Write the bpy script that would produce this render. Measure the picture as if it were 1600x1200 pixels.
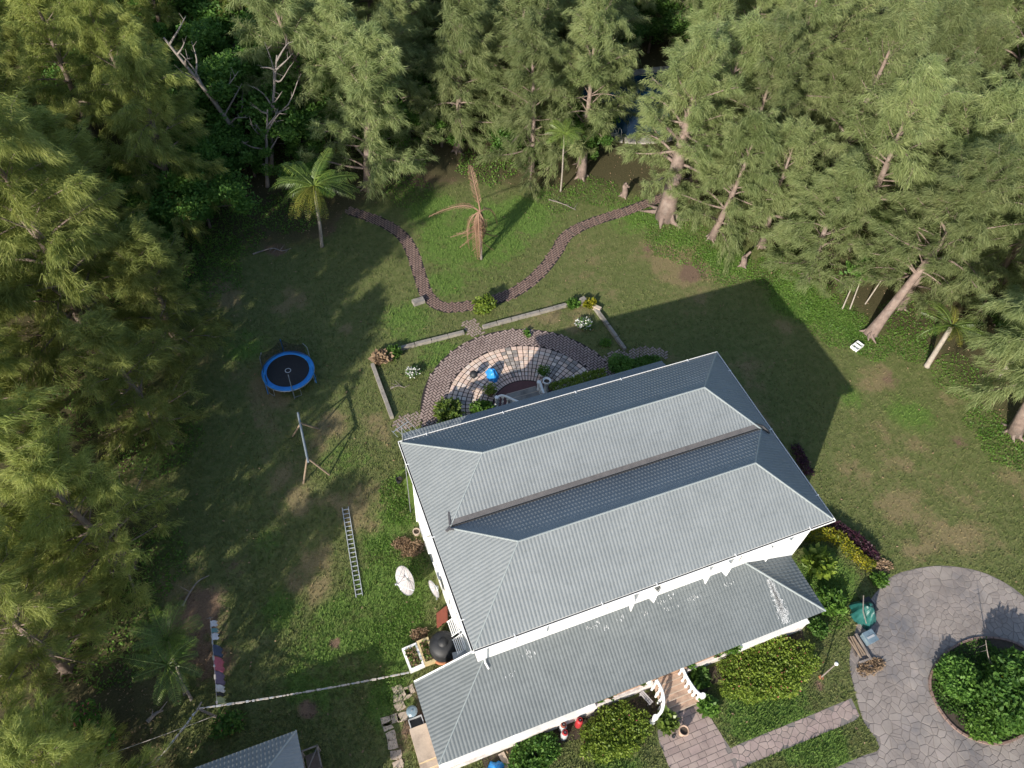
import bpy, math, random
import numpy as np
from mathutils import Vector, Matrix

for o in list(bpy.data.objects):
    bpy.data.objects.remove(o, do_unlink=True)
scene = bpy.context.scene
COL = scene.collection
RNG = np.random.default_rng(7)
random.seed(7)

# ------------------------------------------------------------------ camera
CAM = np.array([-4.4677, -23.8269, 44.1])
CR = np.array([[0.93205995, -0.35895661, 0.04913646],      # right
               [-0.25458862, -0.74539508, -0.61609318],    # down
               [0.25777680, 0.56172619, -0.78613918]])     # forward
FPX = 1209.24                                              # focal length in px of a 1600 px wide frame
cd = bpy.data.cameras.new('camera')
cam = bpy.data.objects.new('camera', cd)
COL.objects.link(cam)
cd.sensor_width = 36.0
cd.lens = FPX / 1600.0 * 36.0
cd.clip_end = 6000
cam.matrix_world = Matrix(((CR[0][0], -CR[1][0], -CR[2][0], CAM[0]),
                           (CR[0][1], -CR[1][1], -CR[2][1], CAM[1]),
                           (CR[0][2], -CR[1][2], -CR[2][2], CAM[2]),
                           (0, 0, 0, 1)))
scene.camera = cam

# ------------------------------------------------------------------ sky and sun
SUN_EL = math.radians(24.8)
SUN_AZ = math.radians(39.8)          # light travels towards (+x cos, +y sin)
sdir = Vector((math.cos(SUN_AZ) * math.cos(SUN_EL), math.sin(SUN_AZ) * math.cos(SUN_EL), -math.sin(SUN_EL)))
w = bpy.data.worlds.new('World')
scene.world = w
w.use_nodes = True
nt = w.node_tree
sky = nt.nodes.new('ShaderNodeTexSky')
sky.sky_type = 'NISHITA'
sky.sun_disc = False
sky.sun_elevation = SUN_EL
sky.sun_rotation = math.atan2(-sdir.x, -sdir.y)
sky.air_density = 1.0
sky.dust_density = 1.0
bg = nt.nodes['Background']
bg.inputs[1].default_value = 0.15
nt.links.new(sky.outputs[0], bg.inputs[0])
sl = bpy.data.lights.new('sun', 'SUN')
sl.energy = 5.0
sl.angle = math.radians(0.53)
sl.color = (1.0, 0.93, 0.82)
so = bpy.data.objects.new('sun', sl)
COL.objects.link(so)
so.location = (-60, -60, 60)
so.rotation_euler = sdir.to_track_quat('-Z', 'Y').to_euler()
scene.view_settings.view_transform = 'Standard'
scene.view_settings.look = 'None'
scene.view_settings.exposure = 0.6
scene.view_settings.gamma = 1.0
scene.cycles.max_bounces = 12
scene.cycles.diffuse_bounces = 8

# ------------------------------------------------------------------ helpers
def G(px, py, z=0.0):
    """photo pixel -> point of the horizontal plane at height z"""
    d = CR.T @ np.array([(px - 800) / FPX, (py - 600) / FPX, 1.0])
    k = (z - CAM[2]) / d[2]
    q = CAM + d * k
    return Vector((q[0], q[1], z))

def GP(pts, z=0.0):
    return [G(x, y, z) for x, y in pts]

def fast_mesh(name, verts, faces, smooth=False):
    verts = np.asarray(verts, np.float32)
    faces = np.asarray(faces, np.int32)
    n = faces.shape[1]
    me = bpy.data.meshes.new(name)
    me.vertices.add(len(verts))
    me.vertices.foreach_set('co', verts.ravel())
    me.loops.add(faces.size)
    me.loops.foreach_set('vertex_index', faces.ravel())
    me.polygons.add(len(faces))
    me.polygons.foreach_set('loop_start', np.arange(0, faces.size, n, dtype=np.int32))
    if smooth:
        me.polygons.foreach_set('use_smooth', np.ones(len(faces), bool))
    me.update(calc_edges=True)
    return me

def link(name, me, mat=None, parent=None, loc=None):
    o = bpy.data.objects.new(name, me)
    COL.objects.link(o)
    if me is not None and mat is not None and len(me.materials) == 0:
        me.materials.append(mat)
    if parent is not None:
        o.parent = parent
    if loc is not None:
        o.location = loc
    return o

def tag(o, label=None, cat=None, group=None, kind=None):
    if label: o['label'] = label
    if cat: o['category'] = cat
    if group: o['group'] = group
    if kind: o['kind'] = kind
    return o

def thing(name, label, cat, loc=(0, 0, 0), rz=0.0, group=None):
    o = bpy.data.objects.new(name, None)
    COL.objects.link(o)
    o.location = loc
    o.rotation_euler = (0, 0, rz)
    o.empty_display_size = 0.2
    return tag(o, label, cat, group)

def copy_tree(o, parent=None):
    c = o.copy()
    COL.objects.link(c)
    c.parent = parent
    for ch in o.children:
        copy_tree(ch, c)
    return c

class MB:
    def __init__(self):
        self.v = []
        self.f = []
    def add(self, vs, fs):
        b = len(self.v)
        self.v.extend([tuple(x) for x in vs])
        self.f.extend([tuple(i + b for i in f) for f in fs])
        return self
    def box(self, c, s, rz=0.0, top=1.0):
        x, y, z = s[0] / 2, s[1] / 2, s[2] / 2
        ca, sa = math.cos(rz), math.sin(rz)
        vs = []
        for dz in (-1, 1):
            k = top if dz > 0 else 1.0
            for dx, dy in ((-1, -1), (1, -1), (1, 1), (-1, 1)):
                a, b = dx * x * k, dy * y * k
                vs.append((c[0] + a * ca - b * sa, c[1] + a * sa + b * ca, c[2] + dz * z))
        return self.add(vs, [(3, 2, 1, 0), (4, 5, 6, 7), (0, 1, 5, 4), (1, 2, 6, 5), (2, 3, 7, 6), (3, 0, 4, 7)])
    def obox(self, c, ax, ay, az):
        """oriented box: centre and three half-axis vectors"""
        c, ax, ay, az = Vector(c), Vector(ax), Vector(ay), Vector(az)
        vs = [c + sz * az + sx * ax + sy * ay for sz in (-1, 1) for sx, sy in ((-1, -1), (1, -1), (1, 1), (-1, 1))]
        return self.add(vs, [(3, 2, 1, 0), (4, 5, 6, 7), (0, 1, 5, 4), (1, 2, 6, 5), (2, 3, 7, 6), (3, 0, 4, 7)])
    def tube(self, path, rad, n=8, cap=True):
        path = [Vector(p) for p in path]
        if not hasattr(rad, '__len__'):
            rad = [rad] * len(path)
        rings = []
        up = Vector((0.13, 0.31, 0.94)).normalized()
        vs = []
        for i, p in enumerate(path):
            a = path[max(i - 1, 0)]
            b = path[min(i + 1, len(path) - 1)]
            t = (b - a).normalized() if (b - a).length > 1e-9 else Vector((0, 0, 1))
            s = t.cross(up)
            if s.length < 0.05:
                s = t.cross(Vector((1, 0, 0)))
            s.normalize()
            u = s.cross(t)
            for k in range(n):
                an = 2 * math.pi * k / n
                vs.append(p + (s * math.cos(an) + u * math.sin(an)) * rad[i])
        fs = []
        for i in range(len(path) - 1):
            for k in range(n):
                k2 = (k + 1) % n
                fs.append((i * n + k, i * n + k2, (i + 1) * n + k2, (i + 1) * n + k))
        if cap:
            fs.append(tuple(range(n))[::-1])
            fs.append(tuple((len(path) - 1) * n + k for k in range(n)))
        return self.add(vs, fs)
    def lathe(self, prof, c=(0, 0, 0), n=16):
        vs = []
        for r, z in prof:
            for k in range(n):
                an = 2 * math.pi * k / n
                vs.append((c[0] + r * math.cos(an), c[1] + r * math.sin(an), c[2] + z))
        fs = []
        for i in range(len(prof) - 1):
            for k in range(n):
                k2 = (k + 1) % n
                fs.append((i * n + k, i * n + k2, (i + 1) * n + k2, (i + 1) * n + k))
        return self.add(vs, fs)
    def prism(self, poly, z0, z1, inset=0.0):
        n = len(poly)
        cx = sum(p[0] for p in poly) / n
        cy = sum(p[1] for p in poly) / n
        vs = [(p[0], p[1], z0) for p in poly]
        for p in poly:
            dx, dy = p[0] - cx, p[1] - cy
            l = math.hypot(dx, dy) or 1
            vs.append((p[0] - dx / l * inset, p[1] - dy / l * inset, z1))
        a = sum(poly[i][0] * poly[(i + 1) % n][1] - poly[(i + 1) % n][0] * poly[i][1] for i in range(n))
        fs = [tuple(range(n, 2 * n))] + [(i, (i + 1) % n, n + (i + 1) % n, n + i) for i in range(n)]
        if a < 0:
            fs = [f[::-1] for f in fs]
        return self.add(vs, fs)
    def build(self, name, mat, parent=None, smooth=False, loc=None):
        me = bpy.data.meshes.new(name)
        me.from_pydata(self.v, [], self.f)
        if smooth:
            me.polygons.foreach_set('use_smooth', np.ones(len(me.polygons), bool))
        me.update()
        return link(name, me, mat, parent, loc)

def spline(pts, sub=6, closed=False):
    P = [Vector(p) for p in pts]
    n = len(P)
    out = []
    rng = range(n) if closed else range(n - 1)
    for i in rng:
        g = (lambda k: P[k % n]) if closed else (lambda k: P[min(max(k, 0), n - 1)])
        p0, p1, p2, p3 = g(i - 1), g(i), g(i + 1), g(i + 2)
        for j in range(sub):
            t = j / sub
            out.append(0.5 * ((2 * p1) + (p2 - p0) * t + (2 * p0 - 5 * p1 + 4 * p2 - p3) * t * t + (3 * p1 - p0 - 3 * p2 + p3) * t ** 3))
    if not closed:
        out.append(P[-1].copy())
    return out

def in_poly(x, y, poly):
    """vectorised point in polygon"""
    x = np.asarray(x); y = np.asarray(y)
    r = np.zeros(x.shape, bool)
    n = len(poly)
    for i in range(n):
        x1, y1 = poly[i][0], poly[i][1]
        x2, y2 = poly[(i + 1) % n][0], poly[(i + 1) % n][1]
        if y1 == y2:
            continue
        c = ((y1 > y) != (y2 > y)) & (x < (x2 - x1) * (y - y1) / (y2 - y1) + x1)
        r ^= c
    return r

def poly_dist(x, y, poly, closed=True):
    x = np.asarray(x, float); y = np.asarray(y, float)
    d = np.full(x.shape, 1e9)
    n = len(poly)
    for i in range(n if closed else n - 1):
        ax, ay = poly[i][0], poly[i][1]
        bx, by = poly[(i + 1) % n][0], poly[(i + 1) % n][1]
        l2 = (bx - ax) ** 2 + (by - ay) ** 2 + 1e-12
        t = np.clip(((x - ax) * (bx - ax) + (y - ay) * (by - ay)) / l2, 0, 1)
        d = np.minimum(d, np.hypot(x - ax - t * (bx - ax), y - ay - t * (by - ay)))
    return d

def nearest_on(p, poly):
    best = None
    n = len(poly)
    for i in range(n):
        a = Vector((poly[i][0], poly[i][1])); b = Vector((poly[(i + 1) % n][0], poly[(i + 1) % n][1]))
        d = b - a
        t = max(0, min(1, (Vector(p[:2]) - a).dot(d) / (d.length_squared + 1e-12)))
        q = a + d * t
        l = (q - Vector(p[:2])).length
        if best is None or l < best[0]:
            best = (l, q)
    return best[1]

def fbm(x, y, seed=0, octs=5, base=0.1):
    """cheap value noise in numpy"""
    r = np.random.default_rng(seed)
    tab = r.random((256, 256))
    out = np.zeros(np.shape(x)); amp = 1.0; tot = 0
    fx = base
    for o in range(octs):
        X = np.asarray(x) * fx + 37.7 * o; Y = np.asarray(y) * fx + 11.3 * o
        xi = np.floor(X).astype(int); yi = np.floor(Y).astype(int)
        u = X - xi; v = Y - yi
        u = u * u * (3 - 2 * u); v = v * v * (3 - 2 * v)
        a = tab[xi % 256, yi % 256]; b = tab[(xi + 1) % 256, yi % 256]
        c = tab[xi % 256, (yi + 1) % 256]; d = tab[(xi + 1) % 256, (yi + 1) % 256]
        out += amp * ((a * (1 - u) + b * u) * (1 - v) + (c * (1 - u) + d * u) * v)
        tot += amp; amp *= 0.55; fx *= 2.1
    return out / tot

# ------------------------------------------------------------------ materials
def N(nt, kind, **kw):
    n = nt.nodes.new(kind)
    for k, v in kw.items():
        setattr(n, k, v)
    return n

def mat(name, c1, c2=None, scale=3.0, rough=0.7, bump=0.0, bscale=None, metal=0.0, objvar=0.0, stain=None, stain_scale=0.8, stain_amt=0.5, coords='Object', detail=6.0, spec=0.5):
    m = bpy.data.materials.new(name)
    m.use_nodes = True
    nt = m.node_tree
    b = nt.nodes['Principled BSDF']
    b.inputs['Roughness'].default_value = rough
    b.inputs['Metallic'].default_value = metal
    b.inputs['Specular IOR Level'].default_value = spec
    if coords == 'World':
        src = N(nt, 'ShaderNodeNewGeometry').outputs['Position']
    else:
        src = N(nt, 'ShaderNodeTexCoord').outputs['Object']
    c2 = c2 or c1
    noi = N(nt, 'ShaderNodeTexNoise')
    noi.inputs['Scale'].default_value = scale
    noi.inputs['Detail'].default_value = detail
    noi.inputs['Roughness'].default_value = 0.65
    nt.links.new(src, noi.inputs['Vector'])
    ramp = N(nt, 'ShaderNodeValToRGB')
    ramp.color_ramp.elements[0].position = 0.32
    ramp.color_ramp.elements[1].position = 0.68
    ramp.color_ramp.elements[0].color = (*c1, 1)
    ramp.color_ramp.elements[1].color = (*c2, 1)
    nt.links.new(noi.outputs['Fac'], ramp.inputs[0])
    out = ramp.outputs[0]
    if stain:
        n2 = N(nt, 'ShaderNodeTexNoise')
        n2.inputs['Scale'].default_value = stain_scale
        n2.inputs['Detail'].default_value = 8
        n2.inputs['Roughness'].default_value = 0.7
        nt.links.new(src, n2.inputs['Vector'])
        r2 = N(nt, 'ShaderNodeValToRGB')
        r2.color_ramp.elements[0].position = 0.5
        r2.color_ramp.elements[1].position = 0.68
        r2.color_ramp.elements[0].color = (0, 0, 0, 1)
        r2.color_ramp.elements[1].color = (stain_amt,) * 3 + (1,)
        nt.links.new(n2.outputs['Fac'], r2.inputs[0])
        mx = N(nt, 'ShaderNodeMixRGB')
        nt.links.new(r2.outputs[0], mx.inputs[0])
        nt.links.new(out, mx.inputs[1])
        mx.inputs[2].default_value = (*stain, 1)
        out = mx.outputs[0]
    if objvar:
        oi = N(nt, 'ShaderNodeObjectInfo')
        hs = N(nt, 'ShaderNodeHueSaturation')
        mr = N(nt, 'ShaderNodeMapRange')
        mr.inputs['To Min'].default_value = 1 - objvar
        mr.inputs['To Max'].default_value = 1 + objvar
        nt.links.new(oi.outputs['Random'], mr.inputs['Value'])
        nt.links.new(mr.outputs[0], hs.inputs['Value'])
        mh = N(nt, 'ShaderNodeMath', operation='MULTIPLY')
        mh.inputs[1].default_value = 7.31
        nt.links.new(oi.outputs['Random'], mh.inputs[0])
        fr = N(nt, 'ShaderNodeMath', operation='FRACT')
        nt.links.new(mh.outputs[0], fr.inputs[0])
        m3 = N(nt, 'ShaderNodeMapRange')
        m3.inputs['To Min'].default_value = 0.5 - 0.06 * objvar
        m3.inputs['To Max'].default_value = 0.5 + 0.06 * objvar
        nt.links.new(fr.outputs[0], m3.inputs['Value'])
        nt.links.new(m3.outputs[0], hs.inputs['Hue'])
        nt.links.new(out, hs.inputs['Color'])
        out = hs.outputs[0]
    nt.links.new(out, b.inputs['Base Color'])
    if bump:
        n3 = N(nt, 'ShaderNodeTexNoise')
        n3.inputs['Scale'].default_value = bscale or scale * 6
        n3.inputs['Detail'].default_value = 5
        nt.links.new(src, n3.inputs['Vector'])
        bp = N(nt, 'ShaderNodeBump')
        bp.inputs['Strength'].default_value = bump
        bp.inputs['Distance'].default_value = 0.03
        nt.links.new(n3.outputs['Fac'], bp.inputs['Height'])
        nt.links.new(bp.outputs[0], b.inputs['Normal'])
    return m

def leaf_mat(name, c1, c2, transl=0.35, rough=0.55, scale=0.9, objvar=0.18, c3=None, spec=0.3, fine=None):
    """foliage: colour drifts through the crown, a share of the light passes through"""
    m = bpy.data.materials.new(name)
    m.use_nodes = True
    nt = m.node_tree
    b = nt.nodes['Principled BSDF']
    b.inputs['Roughness'].default_value = rough
    b.inputs['Specular IOR Level'].default_value = spec
    geo = N(nt, 'ShaderNodeNewGeometry')
    noi = N(nt, 'ShaderNodeTexNoise')
    noi.inputs['Scale'].default_value = scale
    noi.inputs['Detail'].default_value = 3
    nt.links.new(geo.outputs['Position'], noi.inputs['Vector'])
    ad = N(nt, 'ShaderNodeMath', operation='ADD')
    rs = N(nt, 'ShaderNodeMapRange')
    rs.inputs['To Min'].default_value = -0.22
    rs.inputs['To Max'].default_value = 0.22
    nt.links.new(geo.outputs['Random Per Island'], rs.inputs['Value'])
    nt.links.new(noi.outputs['Fac'], ad.inputs[0])
    nt.links.new(rs.outputs[0], ad.inputs[1])
    ramp = N(nt, 'ShaderNodeValToRGB')
    ramp.color_ramp.elements[0].position = 0.25
    ramp.color_ramp.elements[1].position = 0.7
    ramp.color_ramp.elements[0].color = (*c1, 1)
    ramp.color_ramp.elements[1].color = (*c2, 1)
    if c3:
        e = ramp.color_ramp.elements.new(0.86)
        e.color = (*c3, 1)
    nt.links.new(ad.outputs[0], ramp.inputs[0])
    oi = N(nt, 'ShaderNodeObjectInfo')
    hs = N(nt, 'ShaderNodeHueSaturation')
    mr = N(nt, 'ShaderNodeMapRange')
    mr.inputs['To Min'].default_value = 1 - objvar
    mr.inputs['To Max'].default_value = 1 + objvar
    nt.links.new(oi.outputs['Random'], mr.inputs['Value'])
    nt.links.new(mr.outputs[0], hs.inputs['Value'])
    nt.links.new(ramp.outputs[0], hs.inputs['Color'])
    nt.links.new(hs.outputs[0], b.inputs['Base Color'])
    tr = N(nt, 'ShaderNodeBsdfTranslucent')
    nt.links.new(hs.outputs[0], tr.inputs['Color'])
    mx = N(nt, 'ShaderNodeMixShader')
    mx.inputs[0].default_value = transl
    nt.links.new(b.outputs[0], mx.inputs[1])
    nt.links.new(tr.outputs[0], mx.inputs[2])
    nt.links.new(mx.outputs[0], nt.nodes['Material Output'].inputs['Surface'])
    return m

M = {}
M['wall'] = mat('white_render', (0.80, 0.80, 0.78), (0.72, 0.72, 0.70), 2.2, 0.8, 0.15, 30, stain=(0.42, 0.40, 0.36), stain_scale=0.9, stain_amt=0.3)
M['wall_dirty'] = mat('weathered_white_render', (0.72, 0.68, 0.65), (0.52, 0.46, 0.43), 3.0, 0.85, 0.2, 30, stain=(0.22, 0.17, 0.15), stain_scale=1.6, stain_amt=0.6)
M['white_paint'] = mat('white_paint', (0.82, 0.82, 0.80), (0.74, 0.74, 0.72), 6, 0.6)
M['roof'] = mat('painted_steel_tiles', (0.172, 0.187, 0.190), (0.206, 0.222, 0.225), 0.7, 0.45, 0.0, stain=(0.135, 0.15, 0.153), stain_scale=3.5, stain_amt=0.5, coords='World', spec=0.55)
M['porch_roof'] = mat('older_steel_tiles', (0.125, 0.139, 0.141), (0.156, 0.171, 0.173), 0.7, 0.5, 0.0, stain=(0.105, 0.118, 0.12), stain_scale=3.5, stain_amt=0.6, coords='World', spec=0.5)
M['roof_cap'] = mat('painted_steel_cap', (0.23, 0.26, 0.26), (0.27, 0.295, 0.295), 2, 0.4)
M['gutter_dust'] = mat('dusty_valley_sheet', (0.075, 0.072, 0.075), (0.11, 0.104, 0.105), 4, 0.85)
M['gutter_shade'] = mat('painted_gutter_shade', (0.02, 0.02, 0.022), (0.03, 0.03, 0.03), 4, 0.8)  # near-black colour stands in for shade inside the gutters
M['glass'] = mat('window_glass', (0.03, 0.04, 0.05), (0.05, 0.06, 0.07), 1, 0.08, spec=0.8)
M['limewash'] = mat('limewash', (0.46, 0.47, 0.47), (0.62, 0.63, 0.63), 9, 0.8)
M['shutter'] = mat('white_shutter', (0.78, 0.78, 0.77), (0.66, 0.65, 0.64), 5, 0.6)
M['concrete'] = mat('old_concrete', (0.30, 0.27, 0.23), (0.20, 0.185, 0.165), 2.5, 0.9, 0.4, 18, stain=(0.09, 0.08, 0.07), stain_scale=1.4, stain_amt=0.7, coords='World')
M['pale_concrete'] = mat('pale_concrete', (0.50, 0.40, 0.31), (0.40, 0.32, 0.25), 2.0, 0.9, 0.2, 14, stain=(0.20, 0.16, 0.13), stain_scale=1.1, stain_amt=0.6, coords='World')
M['terracotta'] = mat('terracotta_floor', (0.50, 0.32, 0.21), (0.40, 0.26, 0.18), 3, 0.75, 0.1, 20, stain=(0.2, 0.15, 0.12), stain_scale=1.3, stain_amt=0.5, coords='World')
M['pot'] = mat('glazed_clay_pot', (0.25, 0.10, 0.06), (0.14, 0.06, 0.04), 5, 0.45)
M['soil'] = mat('dark_soil', (0.04, 0.03, 0.02), (0.07, 0.05, 0.035), 9, 0.95, 0.5)
M['brick_joint'] = mat('black_brick_joint', (0.018, 0.014, 0.014), (0.035, 0.026, 0.025), 3, 0.95, coords='World')
M['joint'] = mat('dark_joint', (0.15, 0.132, 0.12), (0.20, 0.175, 0.158), 3, 0.95, 0.3, coords='World')
M['slab'] = mat('grey_crazy_paving', (0.19, 0.162, 0.145), (0.31, 0.268, 0.238), 0.42, 0.85, 0.3, 22, objvar=0.08, stain=(0.125, 0.122, 0.130), stain_scale=0.22, stain_amt=0.9, coords='World')
M['paver'] = mat('pink_grey_paver', (0.27, 0.205, 0.185), (0.34, 0.265, 0.235), 1.5, 0.85, 0.2, 22, objvar=0.10, stain=(0.17, 0.13, 0.12), stain_scale=1.1, stain_amt=0.6, coords='World')
M['step_tile'] = mat('worn_clay_step', (0.46, 0.32, 0.235), (0.36, 0.25, 0.185), 3.0, 0.8, 0.2, 20, stain=(0.19, 0.13, 0.10), stain_scale=1.6, stain_amt=0.7, coords='World')
M['brick'] = mat('red_brown_brick', (0.27, 0.20, 0.175), (0.37, 0.285, 0.255), 2.0, 0.85, 0.2, 25, coords='World', stain=(0.12, 0.075, 0.07), stain_scale=0.8, stain_amt=0.5)
M['brick_path'] = mat('brown_path_brick', (0.175, 0.112, 0.090), (0.24, 0.165, 0.138), 2.0, 0.9, 0.2, 25, coords='World', stain=(0.08, 0.05, 0.04), stain_scale=0.7, stain_amt=0.5)
M['tile_pink'] = mat('pink_patio_tile', (0.70, 0.52, 0.42), (0.60, 0.45, 0.36), 2.5, 0.7, 0.15, 20, objvar=0.12, stain=(0.27, 0.22, 0.19), stain_scale=1.3, stain_amt=0.5, coords='World')
M['tile_grey'] = mat('grey_patio_tile', (0.38, 0.335, 0.30), (0.22, 0.195, 0.18), 4.5, 0.75, 0.15, 20, objvar=0.2, coords='World')
M['tile_white'] = mat('pale_patio_tile', (0.70, 0.58, 0.49), (0.55, 0.46, 0.40), 5, 0.7, 0.15, 20, objvar=0.12, coords='World')
M['maroon'] = mat('maroon_floor', (0.13, 0.05, 0.045), (0.09, 0.035, 0.032), 3, 0.7, 0.1, coords='World')
M['bark'] = mat('pinkish_grey_bark', (0.25, 0.185, 0.155), (0.125, 0.09, 0.075), 2.6, 0.9, 0.8, 14, stain=(0.32, 0.28, 0.25), stain_scale=1.1, stain_amt=0.4)
M['bark_dark'] = mat('dark_bark', (0.12, 0.095, 0.08), (0.075, 0.055, 0.045), 3, 0.9, 0.6, 16)
M['dead_wood'] = mat('silver_dead_wood', (0.27, 0.235, 0.21), (0.14, 0.115, 0.10), 2.5, 0.9, 0.6, 16)
M['palm_trunk'] = mat('pale_palm_trunk', (0.36, 0.32, 0.27), (0.24, 0.20, 0.17), 4, 0.85, 0.5, 18)
M['timber'] = mat('weathered_timber', (0.27, 0.205, 0.145), (0.19, 0.14, 0.10), 5, 0.85, 0.3, 25)
M['blue_beam'] = mat('faded_blue_beam', (0.13, 0.165, 0.20), (0.20, 0.23, 0.25), 5, 0.7)
M['blue'] = mat('blue_vinyl', (0.012, 0.17, 0.52), (0.02, 0.22, 0.60), 2.0, 0.45)
M['blue_tarp'] = mat('blue_tarpaulin', (0.015, 0.20, 0.55), (0.03, 0.27, 0.66), 3, 0.4, 0.6, 7)
M['green_tarp'] = mat('green_tarpaulin', (0.008, 0.06, 0.055), (0.022, 0.115, 0.105), 2, 0.4, 0.6, 6)
M['black'] = mat('black_mesh', (0.010, 0.010, 0.012), (0.016, 0.016, 0.018), 5, 0.75)
M['black_plastic'] = mat('black_plastic', (0.014, 0.015, 0.017), (0.024, 0.025, 0.028), 3, 0.6)
M['steel'] = mat('galvanised_steel', (0.45, 0.47, 0.48), (0.33, 0.35, 0.36), 7, 0.4, metal=0.6)
M['alu'] = mat('aluminium', (0.60, 0.62, 0.62), (0.48, 0.50, 0.50), 8, 0.4, metal=0.35)
M['dish'] = mat('grey_dish', (0.46, 0.43, 0.43), (0.36, 0.33, 0.335), 1.6, 0.6, stain=(0.15, 0.12, 0.12), stain_scale=2, stain_amt=0.5)
M['rust'] = mat('rust_red_sheet', (0.22, 0.055, 0.03), (0.16, 0.045, 0.03), 4, 0.85, 0.3)
M['cream'] = mat('yellowed_enamel', (0.62, 0.52, 0.30), (0.50, 0.38, 0.20), 5, 0.5)
M['grey_sheet'] = mat('grey_sheet', (0.40, 0.41, 0.42), (0.32, 0.33, 0.34), 3, 0.6)
M['orange_clay'] = mat('orange_clay', (0.40, 0.17, 0.08), (0.30, 0.12, 0.06), 4, 0.8)
M['red_paint'] = mat('red_cylinder', (0.42, 0.03, 0.035), (0.30, 0.025, 0.03), 5, 0.5)
M['grey_paint'] = mat('grey_cylinder', (0.44, 0.44, 0.45), (0.34, 0.34, 0.35), 5, 0.5)
M['rope'] = mat('pale_rope', (0.50, 0.45, 0.40), (0.33, 0.29, 0.26), 12, 0.9)
M['water'] = mat('pool_water', (0.010, 0.042, 0.085), (0.016, 0.065, 0.11), 0.5, 0.06, 0.15, 3, coords='World', spec=0.6)
M['stone'] = mat('pale_stone', (0.42, 0.39, 0.35), (0.28, 0.26, 0.24), 3, 0.9, 0.4, 18, objvar=0.15, coords='World')
M['glassy_blue'] = mat('blue_grey_plastic', (0.10, 0.15, 0.19), (0.19, 0.25, 0.29), 3, 0.35)
for nm, c in dict(cloth_blue=(0.04, 0.06, 0.12), cloth_pink=(0.36, 0.09, 0.14), cloth_mauve=(0.13, 0.10, 0.17), cloth_white=(0.50, 0.50, 0.53), cloth_black=(0.02, 0.02, 0.022), cloth_lime=(0.30, 0.34, 0.18), cloth_teal=(0.10, 0.22, 0.23)).items():
    M[nm] = mat(nm, c, tuple(x * 0.75 for x in c), 4, 0.85, 0.3, 12)

M['casuarina'] = leaf_mat('casuarina_needles', (0.205, 0.255, 0.064), (0.36, 0.395, 0.115), 0.58, 0.6, 0.35, 0.2, (0.46, 0.47, 0.15))
M['casuarina_grey'] = leaf_mat('grey_green_casuarina_needles', (0.19, 0.245, 0.090), (0.325, 0.375, 0.162), 0.58, 0.6, 0.35, 0.2, (0.41, 0.44, 0.205))
M['broadleaf'] = leaf_mat('broad_leaves', (0.06, 0.145, 0.026), (0.145, 0.27, 0.052), 0.5, 0.55, 0.8, 0.25, spec=0.3)
M['lime_leaf'] = leaf_mat('lime_leaves', (0.12, 0.19, 0.025), (0.25, 0.33, 0.05), 0.4, 0.5, 1.2, 0.12)
M['yellow_leaf'] = leaf_mat('yellow_hedge_leaves', (0.10, 0.13, 0.010), (0.34, 0.30, 0.02), 0.3, 0.5, 0.8, 0.05)
M['purple_leaf'] = leaf_mat('purple_hedge_leaves', (0.030, 0.010, 0.020), (0.07, 0.025, 0.04), 0.2, 0.5, 1.5, 0.05)
M['palm_leaf'] = leaf_mat('palm_leaflets', (0.07, 0.135, 0.025), (0.17, 0.235, 0.045), 0.4, 0.4, 0.5, 0.2, spec=0.5)
M['palm_yellow'] = leaf_mat('yellowing_palm_leaflets', (0.11, 0.15, 0.024), (0.26, 0.25, 0.045), 0.35, 0.45, 0.5, 0.15)
M['dead_frond'] = leaf_mat('dead_palm_leaflets', (0.20, 0.115, 0.07), (0.34, 0.215, 0.145), 0.25, 0.8, 0.6, 0.1)
M['dry_leaf'] = leaf_mat('dry_brown_leaves', (0.20, 0.13, 0.075), (0.33, 0.235, 0.15), 0.25, 0.8, 0.9, 0.15)
M['white_flower'] = leaf_mat('white_petals', (0.70, 0.70, 0.66), (0.80, 0.80, 0.77), 0.3, 0.6, 2, 0.02)
M['red_flower'] = leaf_mat('pink_red_petals', (0.35, 0.05, 0.07), (0.45, 0.12, 0.14), 0.3, 0.6, 2, 0.05)
M['weed'] = leaf_mat('weed_leaves', (0.075, 0.165, 0.025), (0.15, 0.27, 0.045), 0.4, 0.5, 0.5, 0.1)
# ================================================================== THE SETTING
PI = math.pi
# lawn outline in the photograph, traced on the ground
LAWN = GP([(560, 335), (500, 372), (385, 398), (300, 450), (255, 520), (245, 640), (225, 760), (215, 900), (225, 1010), (265, 1120), (300, 1300), (900, 1500), (1500, 1500), (1760, 1200), (1720, 900),
           (1640, 740), (1545, 630), (1465, 565), (1375, 505), (1260, 425), (1165, 370), (1090, 318), (985, 300), (880, 300), (760, 285), (640, 270), (600, 300)])
ISLAND = [v for v in spline(GP([(1452, 1062), (1475, 1022), (1520, 999), (1570, 1000), (1612, 1022), (1640, 1062), (1638, 1108), (1602, 1146), (1555, 1163), (1502, 1146), (1466, 1107)]), 5, True)]
DRIVE = [v for v in spline(GP([(1330, 1010), (1348, 955), (1388, 905), (1425, 890), (1470, 884), (1520, 890), (1562, 906), (1602, 934), (1650, 985), (1690, 1060), (1700, 1150), (1690, 1260), (1500, 1330), (1400, 1290), (1330, 1260), (1270, 1225), (1300, 1203), (1345, 1182), (1374, 1168), (1350, 1128), (1338, 1090), (1328, 1045)]), 4, True)]
PATH = spline([G(*q) for q in ((548, 330), (572, 338), (602, 350), (630, 370), (645, 396), (656, 430), (668, 462), (690, 479), (715, 480), (760, 472), (805, 456), (842, 428), (868, 396), (885, 369), (920, 349), (975, 331), (1037, 308))], 8)
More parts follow.
